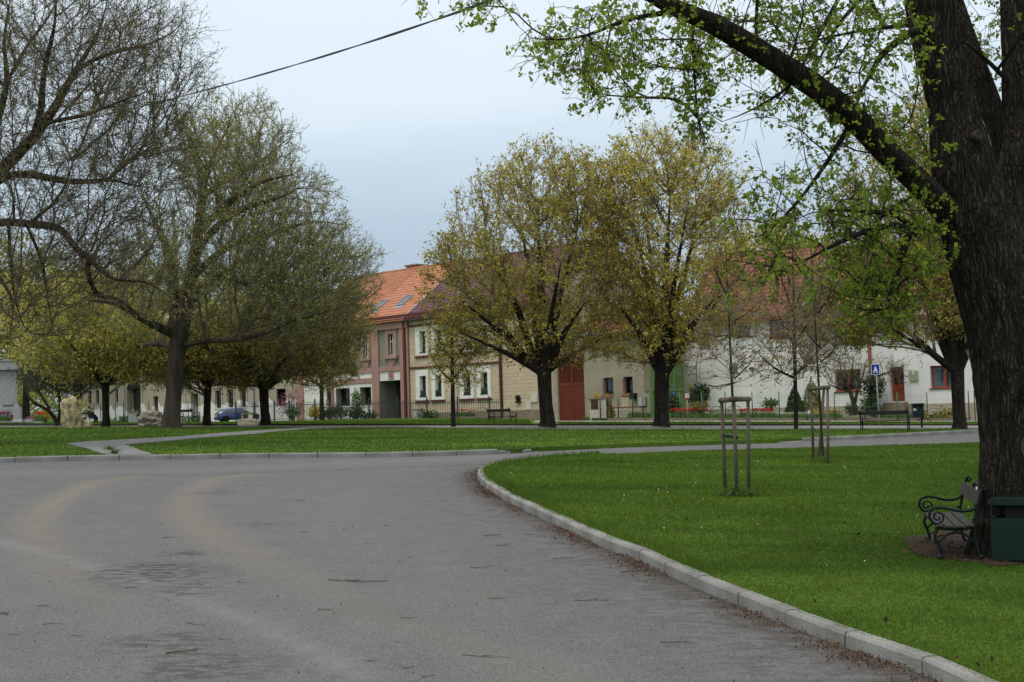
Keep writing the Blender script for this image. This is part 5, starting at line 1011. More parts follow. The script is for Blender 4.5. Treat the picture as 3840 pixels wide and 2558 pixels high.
# ---- litter bins
q = G(3808, 2100, H_K); rt = empty('litter_bin', q, R_(-32), 'dark green hooded litter bin in front of the big linden trunk', 'litter bin'); rt.scale = (.84, .84, .84); w = .24; hb = .56
mb = MB()
for (x0, x1, y0, y1) in ((-w, -w + .02, -w, w), (w - .02, w, -w, w), (-w + .02, w - .02, w - .02, w), (-w + .02, w - .02, -w, -w + .02)):
    if x0 == -w: mb.box(x0, x1, y0, -.09, .02, hb).box(x0, x1, .09, y1, .02, hb).box(x0, x1, -.09, .09, .02, hb - .16).box(x0, x1, -.09, .09, hb - .08, hb)
    else: mb.box(x0, x1, y0, y1, .02, hb)
mb.box(-w + .02, w - .02, -w + .02, w - .02, .02, .04); mb.build('body', 'bin_green', rt)
part(rt, 'liner', 'dark', (-w + .03, w - .03, -w + .03, w - .03, .05, hb - .05)); part(rt, 'foot', 'dark', (-w + .05, w - .05, -w + .05, w - .05, -.06, .02))
MB().prism([(-w - .02, hb + .16), (w + .02, hb + .16), (w + .02, hb + .23), (w - .04, hb + .26), (-w + .04, hb + .26), (-w - .02, hb + .23)], -w - .03, w + .03).build('hood', 'bin_green', rt, False, .006)
MB().tube(catmull([(-w + .015, -w + .03, hb - .01), (-w + .02, -w + .035, hb + .08), (-w + .035, -w + .04, hb + .17)], [.012] * 3, .03)[0], .014, 6).tube([(w - .02, -w + .03, hb - .01), (w - .02, -w + .03, hb + .17)], .014, 6).tube([(-w + .02, w - .03, hb - .01), (-w + .02, w - .03, hb + .17)], .014, 6).tube([(w - .02, w - .03, hb - .01), (w - .02, w - .03, hb + .17)], .014, 6).build('hood_bracket', 'bin_green', rt, True)
part(rt, 'back_plate', 'dark', (-w * .2, w - .03, -w * .8, w * .8, hb, hb + .16)); part(rt, 'rim', 'metal', (-w - .003, -w + .023, -.09, .09, hb - .003, hb + .004))
def post_bin(label, S_, Y, pw, box, group='green litter bins along the path'):
    x0, x1, y0, y1, yb = box; a = P(x0, y1, Y); b = P(x1, y0, Y); f = P((x0 + x1) / 2, yb, Y); rt = empty('litter_bin', (f.x, Y, f.z), R_(-8), label, 'litter bin', group); w = b.x - a.x; z0 = a.z - f.z; z1 = b.z - f.z
    part(rt, 'body', 'bin_green', (-w / 2, w / 2, -.18, .18, z0, z1 - .16), (-w / 2, -w / 2 + .04, -.18, .18, z1 - .16, z1 - .05), (w / 2 - .04, w / 2, -.18, .18, z1 - .16, z1 - .05), (-w / 2 + .04, w / 2 - .04, .1, .18, z1 - .16, z1 - .05)); part(rt, 'hood', 'bin_green', (-w / 2 - .03, w / 2 + .03, -.21, .21, z1 - .05, z1)); part(rt, 'post', 'iron', (w * .24, w * .40, -.04, .04, -.05, z0)); part(rt, 'sticker', 'plaque', (-w / 2 + .02, -w * .18, -.188, -.182, z1 - .3, z1 - .2)); return rt
post_bin('green litter bin on a post right of the dark bench', 0, 57, 0, (3425, 3463, 1512, 1566, 1603)); post_bin('green litter bin on a post behind the grey boulder', 0, 78, 0, (518, 537, 1553, 1580, 1596))
# ---- tree guards
def guard(label, legs, tops, rails, Yc, group='wooden tree guards'):
    b = legs[1]; rt = empty('tree_guard', b, 0, label, 'tree guard', group)
    for a, t in zip(legs, tops): MB().tube([a - b - Vector((0, 0, .1)), (a - b).lerp(t - b, .5) + Vector((.006, .004, 0)), t - b], [.033, .031, .030], 10).build('stake', 'stake', rt, True)
    for i, j in rails:
        d = (tops[j] - tops[i]).normalized(); MB().tube([tops[i] - b - d * .09, tops[j] - b + d * .09], [.045, .045], 10).build('rail', 'stake', rt, True)
        for k in (i, j):
            m_ = tops[k] - b + (d if k == i else -d) * .06; MB().tube([m_ - d * .016, m_ + d * .016], [.048, .048], 10).build('strap', 'strap', rt)
    return rt
zt = lambda sx, sy, Y: P(sx, sy, Y)
A = [Gd(1669, 1128, H_K), Gd(1694, 1138, H_K), Gd(1729, 1128, H_K)]; A[2].y += .35; A[0].y += .1
Ya = A[1].y; T = [P(2706, 1502, A[0].y), P(2751, 1497, Ya), P(2805, 1497, A[2].y)]
gr = guard('nearer wooden tree guard of three stakes with log rails and strap', A, T, ((0, 1), (1, 2)), Ya); z = P(2720, 1636, Ya)
MB().bar(P(2708, 1634, A[0].y) - A[1] + Vector((0, -.045, 0)), P(2766, 1641, Ya) - A[1] + Vector((0, -.045, 0)), .01, .055).build('tie_strap', 'strap', gr)
A = [Gd(1872, 1060, H_K), Gd(1892, 1063, H_K), Gd(1903, 1067, H_K)]; A[1].y += .5; A[0].y += .1; T = [P(3040, 1458, A[0].y), P(3090, 1453, A[1].y), P(3103, 1453, A[2].y)]
guard('farther wooden tree guard of three stakes on the lawn', A, T, ((0, 2), (1, 2)), 0)
wd_ = []
for bx, by, n_, r_ in ((1697, 1137, 900, .42), (1895, 1063, 420, .36), (252, 1046, 60, .12), (263, 1056, 80, .1)):
    c = Gd(bx, by, 0 if bx < 300 else H_K)
    for _ in range(n_): a = random.uniform(0, 6.283); d = abs(random.gauss(0, r_ * .6)); wd_.append((c.x + d * math.cos(a), c.y + d * math.sin(a) * .8))
wd_ = np.array(wd_); blades('weeds', wd_, .12, H_K - .02, w=.013)
c = Gd(1697, 1141, H_K); q = np.array([(c.x + random.gauss(0, .2), c.y + random.gauss(0, .07), c.z + random.uniform(.02, .09)) for _ in range(60)]); Vl, Fl = leafquads(q, .11, .5, (0, 0, .7)); tag(npmesh('weed_leaves', Vl, Fl, 'leaf_green'), 'broad weed leaves at the foot of the nearer tree guard', 'weeds', kind='stuff')
# ---- road signs
q = P(3298, 1578, 71.5); q.z = g(q.x, q.y) + .08; rt = empty('road_sign', q, R_(-6), 'square blue road sign with white triangle showing a speed hump', 'road sign'); a = P(3274, 1405, 71.5); b = P(3304, 1365, 71.5); zc = (a.z + b.z) / 2 - q.z; hs = (b.z - a.z) / 2; ws = hs * .8
MB().tube([(0, 0, -.1), (-.06, 0, b.z - q.z - .05)], .035, 8).build('pole', 'zinc', rt, True); cx = -.1
bd = part(rt, 'panel', 'signwhite', (cx - ws, cx + ws, -.07, -.045, zc - hs, zc + hs)); part(bd, 'blue_field', 'signblue', (cx - ws * .9, cx + ws * .9, -.076, -.071, zc - hs * .92, zc + hs * .92))
MB().prism([(cx - ws * .62, zc - hs * .62), (cx + ws * .62, zc - hs * .62), (cx, zc + hs * .68)], -.082, -.077).build('triangle', 'signwhite', bd); MB().prism([(cx - ws * .4, zc - hs * .46), (cx - ws * .2, zc - hs * .44), (cx - ws * .1, zc - hs * .3), (cx + ws * .1, zc - hs * .3), (cx + ws * .2, zc - hs * .44), (cx + ws * .4, zc - hs * .46), (cx + ws * .4, zc - hs * .52), (cx - ws * .4, zc - hs * .52)], -.087, -.083).build('hump_symbol', 'dark', bd)
q = P(2580, 1570, 74.4); q.z = g(q.x, q.y) + .09; rt = empty('hydrant_sign', q, 0, 'small white hydrant sign with red letter H on a pink post', 'sign'); t_ = P(2578, 1477, 74.4).z - q.z; MB().tube([(0, 0, -.1), (-.02, 0, t_)], .03, 8).build('post', 'pinkwall', rt, True); s = .075
part(rt, 'plate', 'signwhite', (-s - .03, s + .02, -.05, -.032, t_ - .2, t_)); part(rt, 'red_edge', 'signred', (-s - .05, -s - .031, -.05, -.03, t_ - .21, t_ + .01), (s + .021, s + .04, -.05, -.03, t_ - .21, t_ + .01)); text(rt, 'H', .19, (-.005, -.056, t_ - .1), 'signred'); part(rt, 'red_plate', 'signred', (-s, s, -.05, -.032, t_ - .31, t_ - .22))
q = P(2750, 1570, 58); q.z = g(q.x, q.y) + H_K; rt = empty('road_sign', q, R_(10), 'grey back of a road sign behind the staked sapling', 'road sign'); a = P(2734, 1404, 58); b = P(2766, 1362, 58); MB().tube([(0, .03, -.1), (0, .03, b.z - q.z)], .03, 8).build('pole', 'zinc', rt, True); part(rt, 'panel', 'zinc', (a.x - q.x, b.x - q.x, -.02, 0, a.z - q.z, b.z - q.z))
# ---- cable
pts = [W(1130 - 1130 * t, 316 * t + 96 * t * (1 - t), 21 + 45 * max(t + .2, 0) ** 1.3 - 3.5) for t in np.arange(-.2, 1.35, .05)]
cb = empty('overhead_cable', (0, 0, 0), 0, 'twisted black overhead cable slanting across the sky above the trees', 'cable'); pl_, rr_ = catmull(pts, [.016] * len(pts), .5)
for ph in (0, math.pi): MB().tube([p + Vector((0, .012 * math.sin(i * .25 + ph), .013 * math.cos(i * .25 + ph))) for i, p in enumerate(pl_)], .017, 6).build('strand', 'wire', cb, True)
# ---- monument
Y = 68; c = P(30, 1600, Y); c.z = g(c.x, c.y); s = Y / FPX; rt = empty('stone_monument', c, R_(14), 'grey stone memorial pillar with cross beam cap at the left edge', 'monument'); zz = lambda sy: (P(30, sy, Y).z - c.z)
def tap(name, x0, x1, d, z0, z1, m='granite', x0b=None, x1b=None, par=None):
    x0b = x0 if x0b is None else x0b; x1b = x1 if x1b is None else x1b; mb = MB(); mb.add([(x0, -d, z0), (x1, -d, z0), (x1, d, z0), (x0, d, z0), (x0b, -d * .9, z1), (x1b, -d * .9, z1), (x1b, d * .9, z1), (x0b, d * .9, z1)], [(0, 3, 2, 1), (4, 5, 6, 7), (0, 1, 5, 4), (1, 2, 6, 5), (2, 3, 7, 6), (3, 0, 4, 7)]); return mb.build(name, m, par or rt, False, .012)
e = .62; tap('plinth_step', -1.2, .75, .75, -.1, zz(1585)); pd = tap('pedestal', -.62, .62, .45, zz(1573), zz(1529)); tap('step', -1.0, .7, .6, zz(1585) + .002, zz(1573) - .002); tap('base_moulding', -.5, .5, .38, zz(1529) + .002, zz(1516)); tap('shaft', -.46, .43, .33, zz(1516) + .002, zz(1388), 'granite', -.36, .38); tap('cap_band', -.46, .46, .44, zz(1387), zz(1372)); 
MB().prism([(-.6, zz(1372)), (.6, zz(1372)), (.6, zz(1380)), (.5, zz(1388)), (-.5, zz(1388))][::-1], -.5, .5).build('cross_beam', 'granite', rt); tap('cap', -.32, .3, .28, zz(1372) + .002, zz(1355)); MB().prism([(-.36, zz(1355)), (.34, zz(1355)), (0, zz(1346))], -.32, .32).build('cap_ridge', 'granite', rt)
mb = MB()
for k in range(6): mb.box(-.28 + random.uniform(0, .06), .28 - random.uniform(0, .1), -.462, -.452, zz(1537) - k * .085 - .02, zz(1537) - k * .085 + .01)
mb.build('inscription', 'zinc', pd); part(rt, 'tablet', 'granite', (-.22, .3, -.42, -.36, zz(1519), zz(1506))); part(rt, 'ornament', 'zinc', (.05, .15, -.535, -.5, zz(1382), zz(1375)), (-.28, -.25, -.40, -.36, zz(1412), zz(1390)), (.3, .33, -.40, -.36, zz(1412), zz(1390))); q = tap('planter_box', .8, 1.6, .35, -.05, zz(1575)); cc = rng.uniform((.85, -.3, zz(1576)), (1.55, .3, zz(1566)), (120, 3)); Vl, Fl = leafquads(cc, .1); npmesh('planter_flowers', Vl, Fl, 'pink', q)
ln_ = MB().lathe([(.06, 0), (.065, .1), (.05, .16), (.055, .2), (.02, .24)], 10).build('grave_lantern', 'signred', None, True, 0, P(44, 1574, Y - .75)); tag(ln_, 'small red lantern candle standing on the monument step', 'lantern'); MB().lathe([(.066, .15), (.06, .2), (.02, .25)], 10).build('lantern_lid', 'dark', ln_, True)
ped = sheet('bare_soil', [(c.x + 1.5 * math.cos(a) + .2, c.y - 1.3 + .7 * math.sin(a)) for a in np.linspace(0, 6.28, 20)[:-1]], H_K + .02, 'soil', .8, .05)
# ---- stones
def rock(name, label, c, dims, m, seed, cat='rock', rough=.22, rz=0, sub=4):
    bm = bmesh.new(); bmesh.ops.create_icosphere(bm, subdivisions=sub, radius=1)
    for v in bm.verts:
        n_ = v.co.normalized(); p = n_ * 1.3 + Vector((seed, seed * 2, 0)); k = 1 + rough * noise.noise(p * 1.1) + rough * .6 * noise.noise(p * 2.7) + rough * .28 * abs(noise.noise(p * 6)) * 1.5; sq = max(abs(n_.x), abs(n_.y), abs(n_.z)); n_ = n_ * (1 / sq) ** .55; v.co = Vector((n_.x * dims[0], n_.y * dims[1], n_.z * dims[2])) * k * .82
    zb = -dims[2] * .62
    for v in bm.verts:
        if v.co.z < zb: v.co.z = zb + (v.co.z - zb) * .15
    me = bpy.data.meshes.new(name); bm.to_mesh(me); bm.free(); me.materials.append(MT[m]); o = link(name, me, None, (c.x, c.y, c.z - zb - .02)); o.rotation_euler = (0, 0, rz); return tag(o, label, cat)
q = Gd(158, 984, H_K); s = q.y / 3200; q.y += .3; o = rock('standing_stone', 'tall upright yellow limestone block standing beside the leaning shrub', q, (27 * s, 20 * s, 48 * s), 'lime_stone', 3.1, 'stone'); o.rotation_euler = (0, R_(-4), .4)
q = Gd(197, 983, H_K); rock('small_rock', 'small tan stone on the grass in front of the seated people', q, (17 * s, 14 * s, 13 * s), 'lime_stone', 8, sub=3)
q = Gd(348, 980, H_K); rock('boulder', 'large grey layered boulder leaning on the tall park tree trunk', q, (36 * s, 30 * s, 27 * s), 'lime_stone_grey', 12.3, rough=.3)
q = Gd(571, 977, H_K); s = q.y / 3200; rock('flat_rock', 'long low pale rock lying on the grass before the parked car', q, (27 * s, 18 * s, 10.5 * s), 'lime_stone_pale', 5.5, rz=-.1)
# ---- parked car
Y = 118; q = P(806 + 84, 1584, Y); sc = 54 / 1.40 / (FPX / Y); rt = empty('parked_car', (q.x, q.y, q.z), R_(24), 'dark blue hatchback parked in front of the cream house', 'car'); rt.scale = (sc, sc, sc)
st = [(-2.02, .35, .62, .70, .70), (-1.98, .25, .70, .76, .98), (-1.9, .24, .78, .79, 1.02), (-1.45, .24, .92, .83, 1.26), (-1.05, .24, .93, .84, 1.37), (-.3, .24, .92, .84, 1.42), (.3, .24, .91, .84, 1.38), (.95, .24, .9, .84, 1.0), (1.05, .24, .9, .84, .93), (1.6, .24, .82, .82, .84), (1.95, .27, .7, .74, .72), (2.05, .36, .6, .66, .62)]
V = []; F = []; n = 10
for x, zb, zl, hw, zr_ in st:
    gh = max(zr_ - zl, .01); wr = hw - .22 * min(gh / .45, 1); V += [(x, -hw * .95, zb), (x, -hw, zb + .2), (x, -hw * .98, zl), (x, -wr - .02, zl + gh * .9), (x, -wr * .75, zl + gh), (x, wr * .75, zl + gh), (x, wr + .02, zl + gh * .9), (x, hw * .98, zl), (x, hw, zb + .2), (x, hw * .95, zb)]
for i in range(len(st) - 1): F += [(i * n + k, i * n + (k + 1) % n, (i + 1) * n + (k + 1) % n, (i + 1) * n + k) for k in range(n)]
V = np.array(V); me = bpy.data.meshes.new('body'); me.from_pydata([tuple(v) for v in V], [], F + [tuple(range(n - 1, -1, -1)), tuple(len(V) - n + i for i in range(n))]); me.materials.append(MT['carpaint']); me.polygons.foreach_set('use_smooth', [True] * len(me.polygons)); link('body', me, rt)
for sgn in (-1, 1):
    for nm, xa, xb, xt0, xt1 in (('rear_side_window', -1.5, -.45, -1.15, -.42), ('front_side_window', -.38, .82, -.36, .3)):
        pr = [(xa, .95), (xb, .94), (xt1, 1.29), (xt0, 1.27)]; y0 = .845; y1 = .665; MB().add([(pr[0][0], sgn * y0, pr[0][1]), (pr[1][0], sgn * y0, pr[1][1]), (pr[2][0], sgn * y1, pr[2][1]), (pr[3][0], sgn * y1, pr[3][1])], [(0, 1, 2, 3) if sgn < 0 else (3, 2, 1, 0)]).build(nm, 'carglass', rt)
    for x in (-1.28, 1.28):
        w_ = MB().lathe([(.2, -.09), (.3, -.09), (.31, -.05), (.31, .08), (.28, .1)], 20).build('wheel', 'rubber', rt, True, 0, (x, sgn * .76, .31)); w_.rotation_euler = (math.pi / 2 * sgn, 0, 0); MB().lathe([(.02, .095), (.19, .1), (.2, .085)], 16).build('rim', 'rimgrey', w_, True); MB().prism([(x + .37 * math.cos(a), .31 + .37 * math.sin(a)) for a in np.linspace(0, math.pi, 14)], sgn * .858 - .012, sgn * .858 + .012).build('wheel_arch', 'dark', rt)
MB().add([(-1.955, -.6, 1.03), (-1.955, .6, 1.03), (-1.42, .52, 1.29), (-1.42, -.52, 1.29)], [(0, 3, 2, 1)]).build('rear_window', 'carglass', rt); MB().add([(1.02, -.66, .98), (1.02, .66, .98), (.33, .56, 1.36), (.33, -.56, 1.36)], [(0, 1, 2, 3)]).build('windscreen', 'carglass', rt)
part(rt, 'rear_bumper', 'bumper', (-2.1, -1.9, -.78, .78, .3, .56)); part(rt, 'tail_panel', 'dark', (-2.045, -1.99, -.5, .5, .68, .9)); part(rt, 'number_plate', 'signwhite', (-2.06, -2.046, -.25, .25, .7, .81)); 
for sgn in (-1, 1): part(rt, 'tail_light', 'lampred', (-2.05, -1.93, sgn * .63 - .13, sgn * .63 + .13, .68, .9)); part(rt, 'mirror', 'carpaint', (.6, .75, sgn * .93 - .08, sgn * .93 + .08, .93, 1.06))
# ---- people on the left bench
def person(label, loc, rz, sc, cloth, legs, hairm):
    J = {'pelvis': (0, 0, .50), 'belly': (0, .02, .68), 'chest': (0, .03, .92), 'neck': (0, .02, 1.05), 'head': (0, -.02, 1.17), 'top': (0, -.01, 1.30)}; Eg = [('pelvis', 'belly'), ('belly', 'chest'), ('chest', 'neck'), ('neck', 'head'), ('head', 'top')]; Rr = {'pelvis': .15, 'belly': .14, 'chest': .15, 'neck': .055, 'head': .095, 'top': .06}
    for s_, k in ((-1, 'l'), (1, 'r')):
        J.update({'hip' + k: (s_ * .10, -.02, .5), 'knee' + k: (s_ * .12, -.44, .52), 'ank' + k: (s_ * .12, -.42, .09), 'toe' + k: (s_ * .13, -.6, .05), 'sh' + k: (s_ * .19, .03, .96), 'el' + k: (s_ * .25, -.08, .70), 'wr' + k: (s_ * .12, -.28, .62), 'ha' + k: (s_ * .09, -.36, .61)})
        Eg += [('pelvis', 'hip' + k), ('hip' + k, 'knee' + k), ('knee' + k, 'ank' + k), ('ank' + k, 'toe' + k), ('chest', 'sh' + k), ('sh' + k, 'el' + k), ('el' + k, 'wr' + k), ('wr' + k, 'ha' + k)]
        Rr.update({'hip' + k: .095, 'knee' + k: .065, 'ank' + k: .042, 'toe' + k: .035, 'sh' + k: .07, 'el' + k: .048, 'wr' + k: .034, 'ha' + k: .04})
    ks = list(J); me = bpy.data.meshes.new('person'); me.from_pydata([J[k] for k in ks], [(ks.index(a), ks.index(b)) for a, b in Eg], []); o = link('person', me); o.modifiers.new('s', 'SKIN'); sv = me.skin_vertices[0].data
    for i, k in enumerate(ks): sv[i].radius = (Rr[k], Rr[k] * (.8 if k in ('chest', 'belly') else 1)); sv[i].use_root = k == 'pelvis'
    o.modifiers.new('u', 'SUBSURF').levels = 2; dg = bpy.context.evaluated_depsgraph_get(); m2 = bpy.data.meshes.new_from_object(o.evaluated_get(dg)); bpy.data.objects.remove(o); m2.materials.clear()
    for k in (cloth, legs, 'skin', 'dark'): m2.materials.append(MT[k])
    for p in m2.polygons:
        c = p.center; d = min(ks, key=lambda k: (Vector(J[k]) - c).length); p.material_index = 2 if d in ('head', 'top', 'neck') or d.startswith('ha') else 3 if d.startswith('toe') or d.startswith('ank') else 1 if d.startswith(('knee', 'hip')) or (d == 'pelvis' and c.z < .52) else 0; p.use_smooth = True
    o = link('person', m2, None, loc); o.rotation_euler = (0, 0, rz); o.scale = (sc,) * 3; tag(o, label, 'person')
    bm = bmesh.new(); bmesh.ops.create_icosphere(bm, subdivisions=3, radius=.105)
    for v in list(bm.verts):
        if v.co.y < -.045 and v.co.z < .045: bm.verts.remove(v)
    hm = bpy.data.meshes.new('hair'); bm.to_mesh(hm); bm.free(); hm.materials.append(MT[hairm]); h_ = link('hair', hm, o, (0, .005, 1.20)); h_.scale = (.95, 1.05, 1.1)
    MB().lathe([(.004, 0), (.014, .01), (.004, .03)], 6).build('nose', 'skin', o, True, 0, (0, -.125, 1.16))
    for sx_ in (-.035, .035): MB().lathe([(.002, 0), (.009, .004), (.002, .009)], 6).build('eye', 'dark', o, True, 0, (sx_, -.112, 1.19))
    MB().box(-.025, .025, -.112, -.1, 1.115, 1.122).build('mouth', 'lampred', o); return o
fx, fy = math.cos(math.pi - .85), math.sin(math.pi - .85)
person('person in dark navy jacket sitting at the middle of the left bench', (pb.x + .14, pb.y - .0, pb.z - .05), math.pi - .85, .78, 'cloth_navy', 'cloth_dark', 'hair')
person('smaller person in dark clothes sitting at the right end of the left bench', (pb.x + .42, pb.y - .5, pb.z - .03), math.pi - .85, .68, 'cloth_dark', 'cloth_dark', 'hair')
# ---- fences
def iron_fence(label, xa, Ya, xb, Yb, top, group='iron railings before the houses', sp=.14, ybase=1579):
    a = P(xa, 1530, Ya); b = P(xb, 1530, Yb); a.z = P(xa, ybase, Ya).z; b.z = P(xb, ybase - 2, Yb).z; d = Vector((b.x - a.x, b.y - a.y, b.z - a.z)); L_ = d.length; rt = empty('iron_fence', a, math.atan2(d.y, d.x), label, 'fence', group); sl_ = d.z / math.hypot(d.x, d.y); n = int(L_ / sp); Z = lambda u: u * sl_
    for z in (.12, top - .18): MB().bar((0, 0, z), (L_, 0, z + Z(L_)), .03, .04).build('rail', 'fence_iron', rt)
    bm_ = MB().box(-.009, .009, -.009, .009, 0, top).lathe([(.016, top - .03), (.018, top), (.001, top + .06)], 4).mesh('bar', 'fence_iron'); pm_ = MB().box(-.035, .035, -.035, .035, -.3, top + .12).lathe([(.05, top + .12), (.05, top + .16), (.001, top + .26)], 8).mesh('post', 'fence_iron')
    for k in range(n + 1):
        u = k * L_ / n
        if k % 18 == 0: link('post', pm_, rt, (u, -.01, Z(u)))
        else: link('bar', bm_, rt, (u, 0, Z(u)))
    return rt
iron_fence('long dark iron railing before the pink and beige houses', 1085, 95.5, 1876, 84, 1.28); f_ = iron_fence('dark iron railing in front of the parked car and niche wall', 885, 104, 1080, 99, 1.25, ybase=1580)
def wire_fence(label, xs, Y0, Y1, yb, yt, m, mesh=True, group=None):
    x0, x1 = xs[0], xs[-1]; a = P(x0, yb, Y0); b = P(x1, yb, Y1); a.z = g(a.x, a.y) + .15; b.z = g(b.x, b.y) + .15; rt = empty('wire_fence', a, 0, label, 'fence', group); h = P(x0, yt, Y0).z - P(x0, yb, Y0).z
    for x in xs:
        t_ = (x - x0) / (x1 - x0); Yq = Y0 + (Y1 - Y0) * t_; p = P(x, yb, Yq); p.z = g(p.x, p.y) + .1; p -= a; MB().tube([p, p + Vector((0, 0, h + .1 * random.uniform(.6, 1.4)))], .03, 6).build('post', m, rt, True)
    d = b - a; mb = MB()
    for z in ([.1, h * .5, h * .92] if mesh else [h * .6]): mb.bar(Vector((0, 0, z)), d + Vector((0, 0, z)), .005, .005)
    if mesh:
        n = int(d.length / .16)
        for k in range(n):
            p = d * (k / n); e_ = d * min(1, (k + 5.6) / n); mb.bar(p + Vector((0, 0, .1)), p + Vector((0, 0, h * .92)), .0045, .0045)
        for z in np.arange(.2, h * .9, .16): mb.bar(Vector((0, .004, z)), d + Vector((0, .004, z)), .0045, .0045)
    mb.build('wire_mesh', 'greengate' if mesh else m, rt)['kind'] = 'stuff'; return rt
plain('post_green', (.07, .13, .08), .6)
wire_fence('green chain link fence with thin posts in front of the white houses', [2552, 2634, 2722, 2823, 2924, 3027, 3132, 3244, 3367, 3479], 75.4, 74.6, 1566, 1468, 'post_green'); wire_fence('rusty wire fence with thin posts before the grey house', [2252, 2294, 2320, 2374, 2413], 75.5, 75.4, 1570, 1490, 'brown'); wire_fence('thin rusty wire fence before the cream house behind the people', [323, 353, 378, 434, 464, 492, 560, 677, 707, 728], 100, 92, 1588, 1521, 'brown', False); wire_fence('leaning rusty posts with wires beside the right maple trunk', [3634, 3656, 3700], 73, 73, 1545, 1440, 'brown', False)
# ---- cabinets and pillar
def cabinet(label, x0, x1, yt, yb, Y, m, door, name='utility_cabinet', d=.35, rz=0):
    a = P(x0, yb, Y); b = P(x1, yt, Y); w = b.x - a.x; h = b.z - a.z; rt = empty(name, (a.x + w / 2, Y, a.z), rz, label, 'cabinet'); part(rt, 'body', m, (-w / 2, w / 2, 0, d, -.3, h - .06)); part(rt, 'cap', 'plinth', (-w / 2 - .05, w / 2 + .05, -.05, d + .05, h - .06, h)); u0, u1, v0, v1, dm = door; part(rt, 'door', dm, (-w / 2 + w * u0, -w / 2 + w * u1, -.03, -.003, h * v0, h * v1)); return rt, w, h
cabinet('concrete utility cabinet with white door behind the central railing', 1547, 1585, 1533, 1580, 88, 'granite', (.05, .45, .35, .9, 'lamp_grey')); cabinet('grey concrete utility cabinet before the arched gate', 482, 513, 1541, 1592, 92, 'granite', (.05, .35, .2, .75, 'lamp_grey')); cabinet('concrete cabinet with brown door behind the flat pale rock', 907, 945, 1547, 1586, 100, 'plaque', (.1, .62, .05, .85, 'brown'))
rt, w, h = cabinet('white brick meter pillar with dark brown door beside the red gate', 2214, 2272, 1492, 1572, 75.6, 'mortar', (.06, .5, .48, .94, 'brown'), 'brick_pillar', .5)
bmh = MB().add([(0, -1, 0), (1, -1, 0), (1, -1, 1), (0, -1, 1), (0, 0, 0), (1, 0, 0), (1, 0, 1), (0, 0, 1)], [(0, 1, 2, 3), (0, 4, 5, 1), (1, 5, 6, 2), (2, 6, 7, 3), (3, 7, 4, 0)]).mesh('brick', 'glazed'); nr = 13
for r in range(nr):
    z0 = (h - .07) * r / nr; z1 = (h - .07) * (r + 1) / nr - .014; u = -w / 2 - (.09 if r % 2 else 0)
    while u < w / 2:
        p_, q_ = max(u, -w / 2), min(u + .18, w / 2) - .012; u += .18
        if q_ - p_ < .03: continue
        if z1 > h * .47 and z0 < h * .94 and p_ < -w / 2 + w * .5 and q_ > -w / 2 + w * .06:
            if q_ > -w / 2 + w * .5: p_ = -w / 2 + w * .5 + .01
            else: continue
        o = link('brick', bmh, rt, (p_, 0, z0)); o.scale = (q_ - p_, .012, z1 - z0)
# ---- lamp-like box on the maple behind the linden
q = P(3643, 1330, 55.0 if False else Gd(2205, 985, H_K).y - .35); nb_ = MB().lathe([(.13, 0), (.2, .28), (.2, .3), (.05, .32)], 12).build('wall_lantern', 'lamp_grey', None, True, 0, (q.x, q.y, q.z - .13)); tag(nb_, 'grey lamp bowl hung on the trunk of the right maple', 'lamp'); part(nb_, 'bracket', 'zinc', (-.02, .02, .0, .5, .3, .34), (-.03, .03, .15, .19, .3, .9))
# ---- shrubs and garden plants
b = Gd(131, 975, H_K); Y = b.y
tree('leaning_shrub', 'low spreading grey green shrub leaning left behind the standing stone', tuple(b), [seedline(q, .15) for q in ([(133, 978, Y, 5), (119, 952, Y, 4.5), (97, 936, Y, 4), (75, 923, Y, 3.5), (62, 905, Y, 2)], [(115, 948, Y, 3.5), (109, 932, Y, 3), (92, 905, Y, 2.5), (80, 870, Y, 1.5)], [(133, 975, Y + .2, 4), (138, 940, Y + .2, 4), (136, 910, Y, 3), (120, 880, Y, 2)], [(140, 960, Y, 3), (180, 915, Y, 2.5), (210, 890, Y, 1.5)])], [(118, 858, Y, 70, 52, 2, 1), (185, 868, Y, 62, 42, 1.5, .8)], 900, .3, 4, .35, .006, 5, .06, 'leaf_grey', 'bark_dark', 'twig_dark', rt_=.006, spread=.06)
b = Gd(1968, 955, .21) if False else P(3210, 1556, 76.2); b.z = g(b.x, b.y) + .2; Y = b.y
tree('garden_fruit_tree', 'small gnarled bare fruit tree in the white house garden', tuple(b), [seedline(q, .12) for q in ([(1968, 954, Y, 6), (1965, 935, Y, 5.5), (1958, 912, Y, 5), (1952, 895, Y, 4), (1935, 865, Y, 2), (1930, 830, Y, 1)], [(1966, 925, Y, 4), (1972, 895, Y, 3), (1985, 860, Y, 2), (1990, 830, Y, 1)], [(1955, 900, Y, 3), (1920, 890, Y, 2.2), (1900, 880, Y, 1)], [(1952, 895, Y, 3), (1958, 860, Y, 2), (1962, 820, Y, 1)], [(1980, 880, Y, 2.5), (2030, 860, Y, 2), (2070, 850, Y, 1)])], [(1950, 850, Y, 60, 48, 1.5, 1), (2040, 850, Y, 70, 45, 1.2, .6)], 420, .3, 3, .35, .007, 1, .05, 'leaf_olive', 'bark_dark', 'twig_dark', rt_=.007, spread=.03)
gg = 'shrubs in the white house garden'
shrub('evergreen_bush', 'dark upright evergreen bush below the advertising panel', 1607, 942, 77, [(1605, 908, 20, 27, .8), (1618, 905, 12, 22, .6), (1596, 918, 11, 22, .6)], 1500, 'leaf_dark', .14, group=gg)
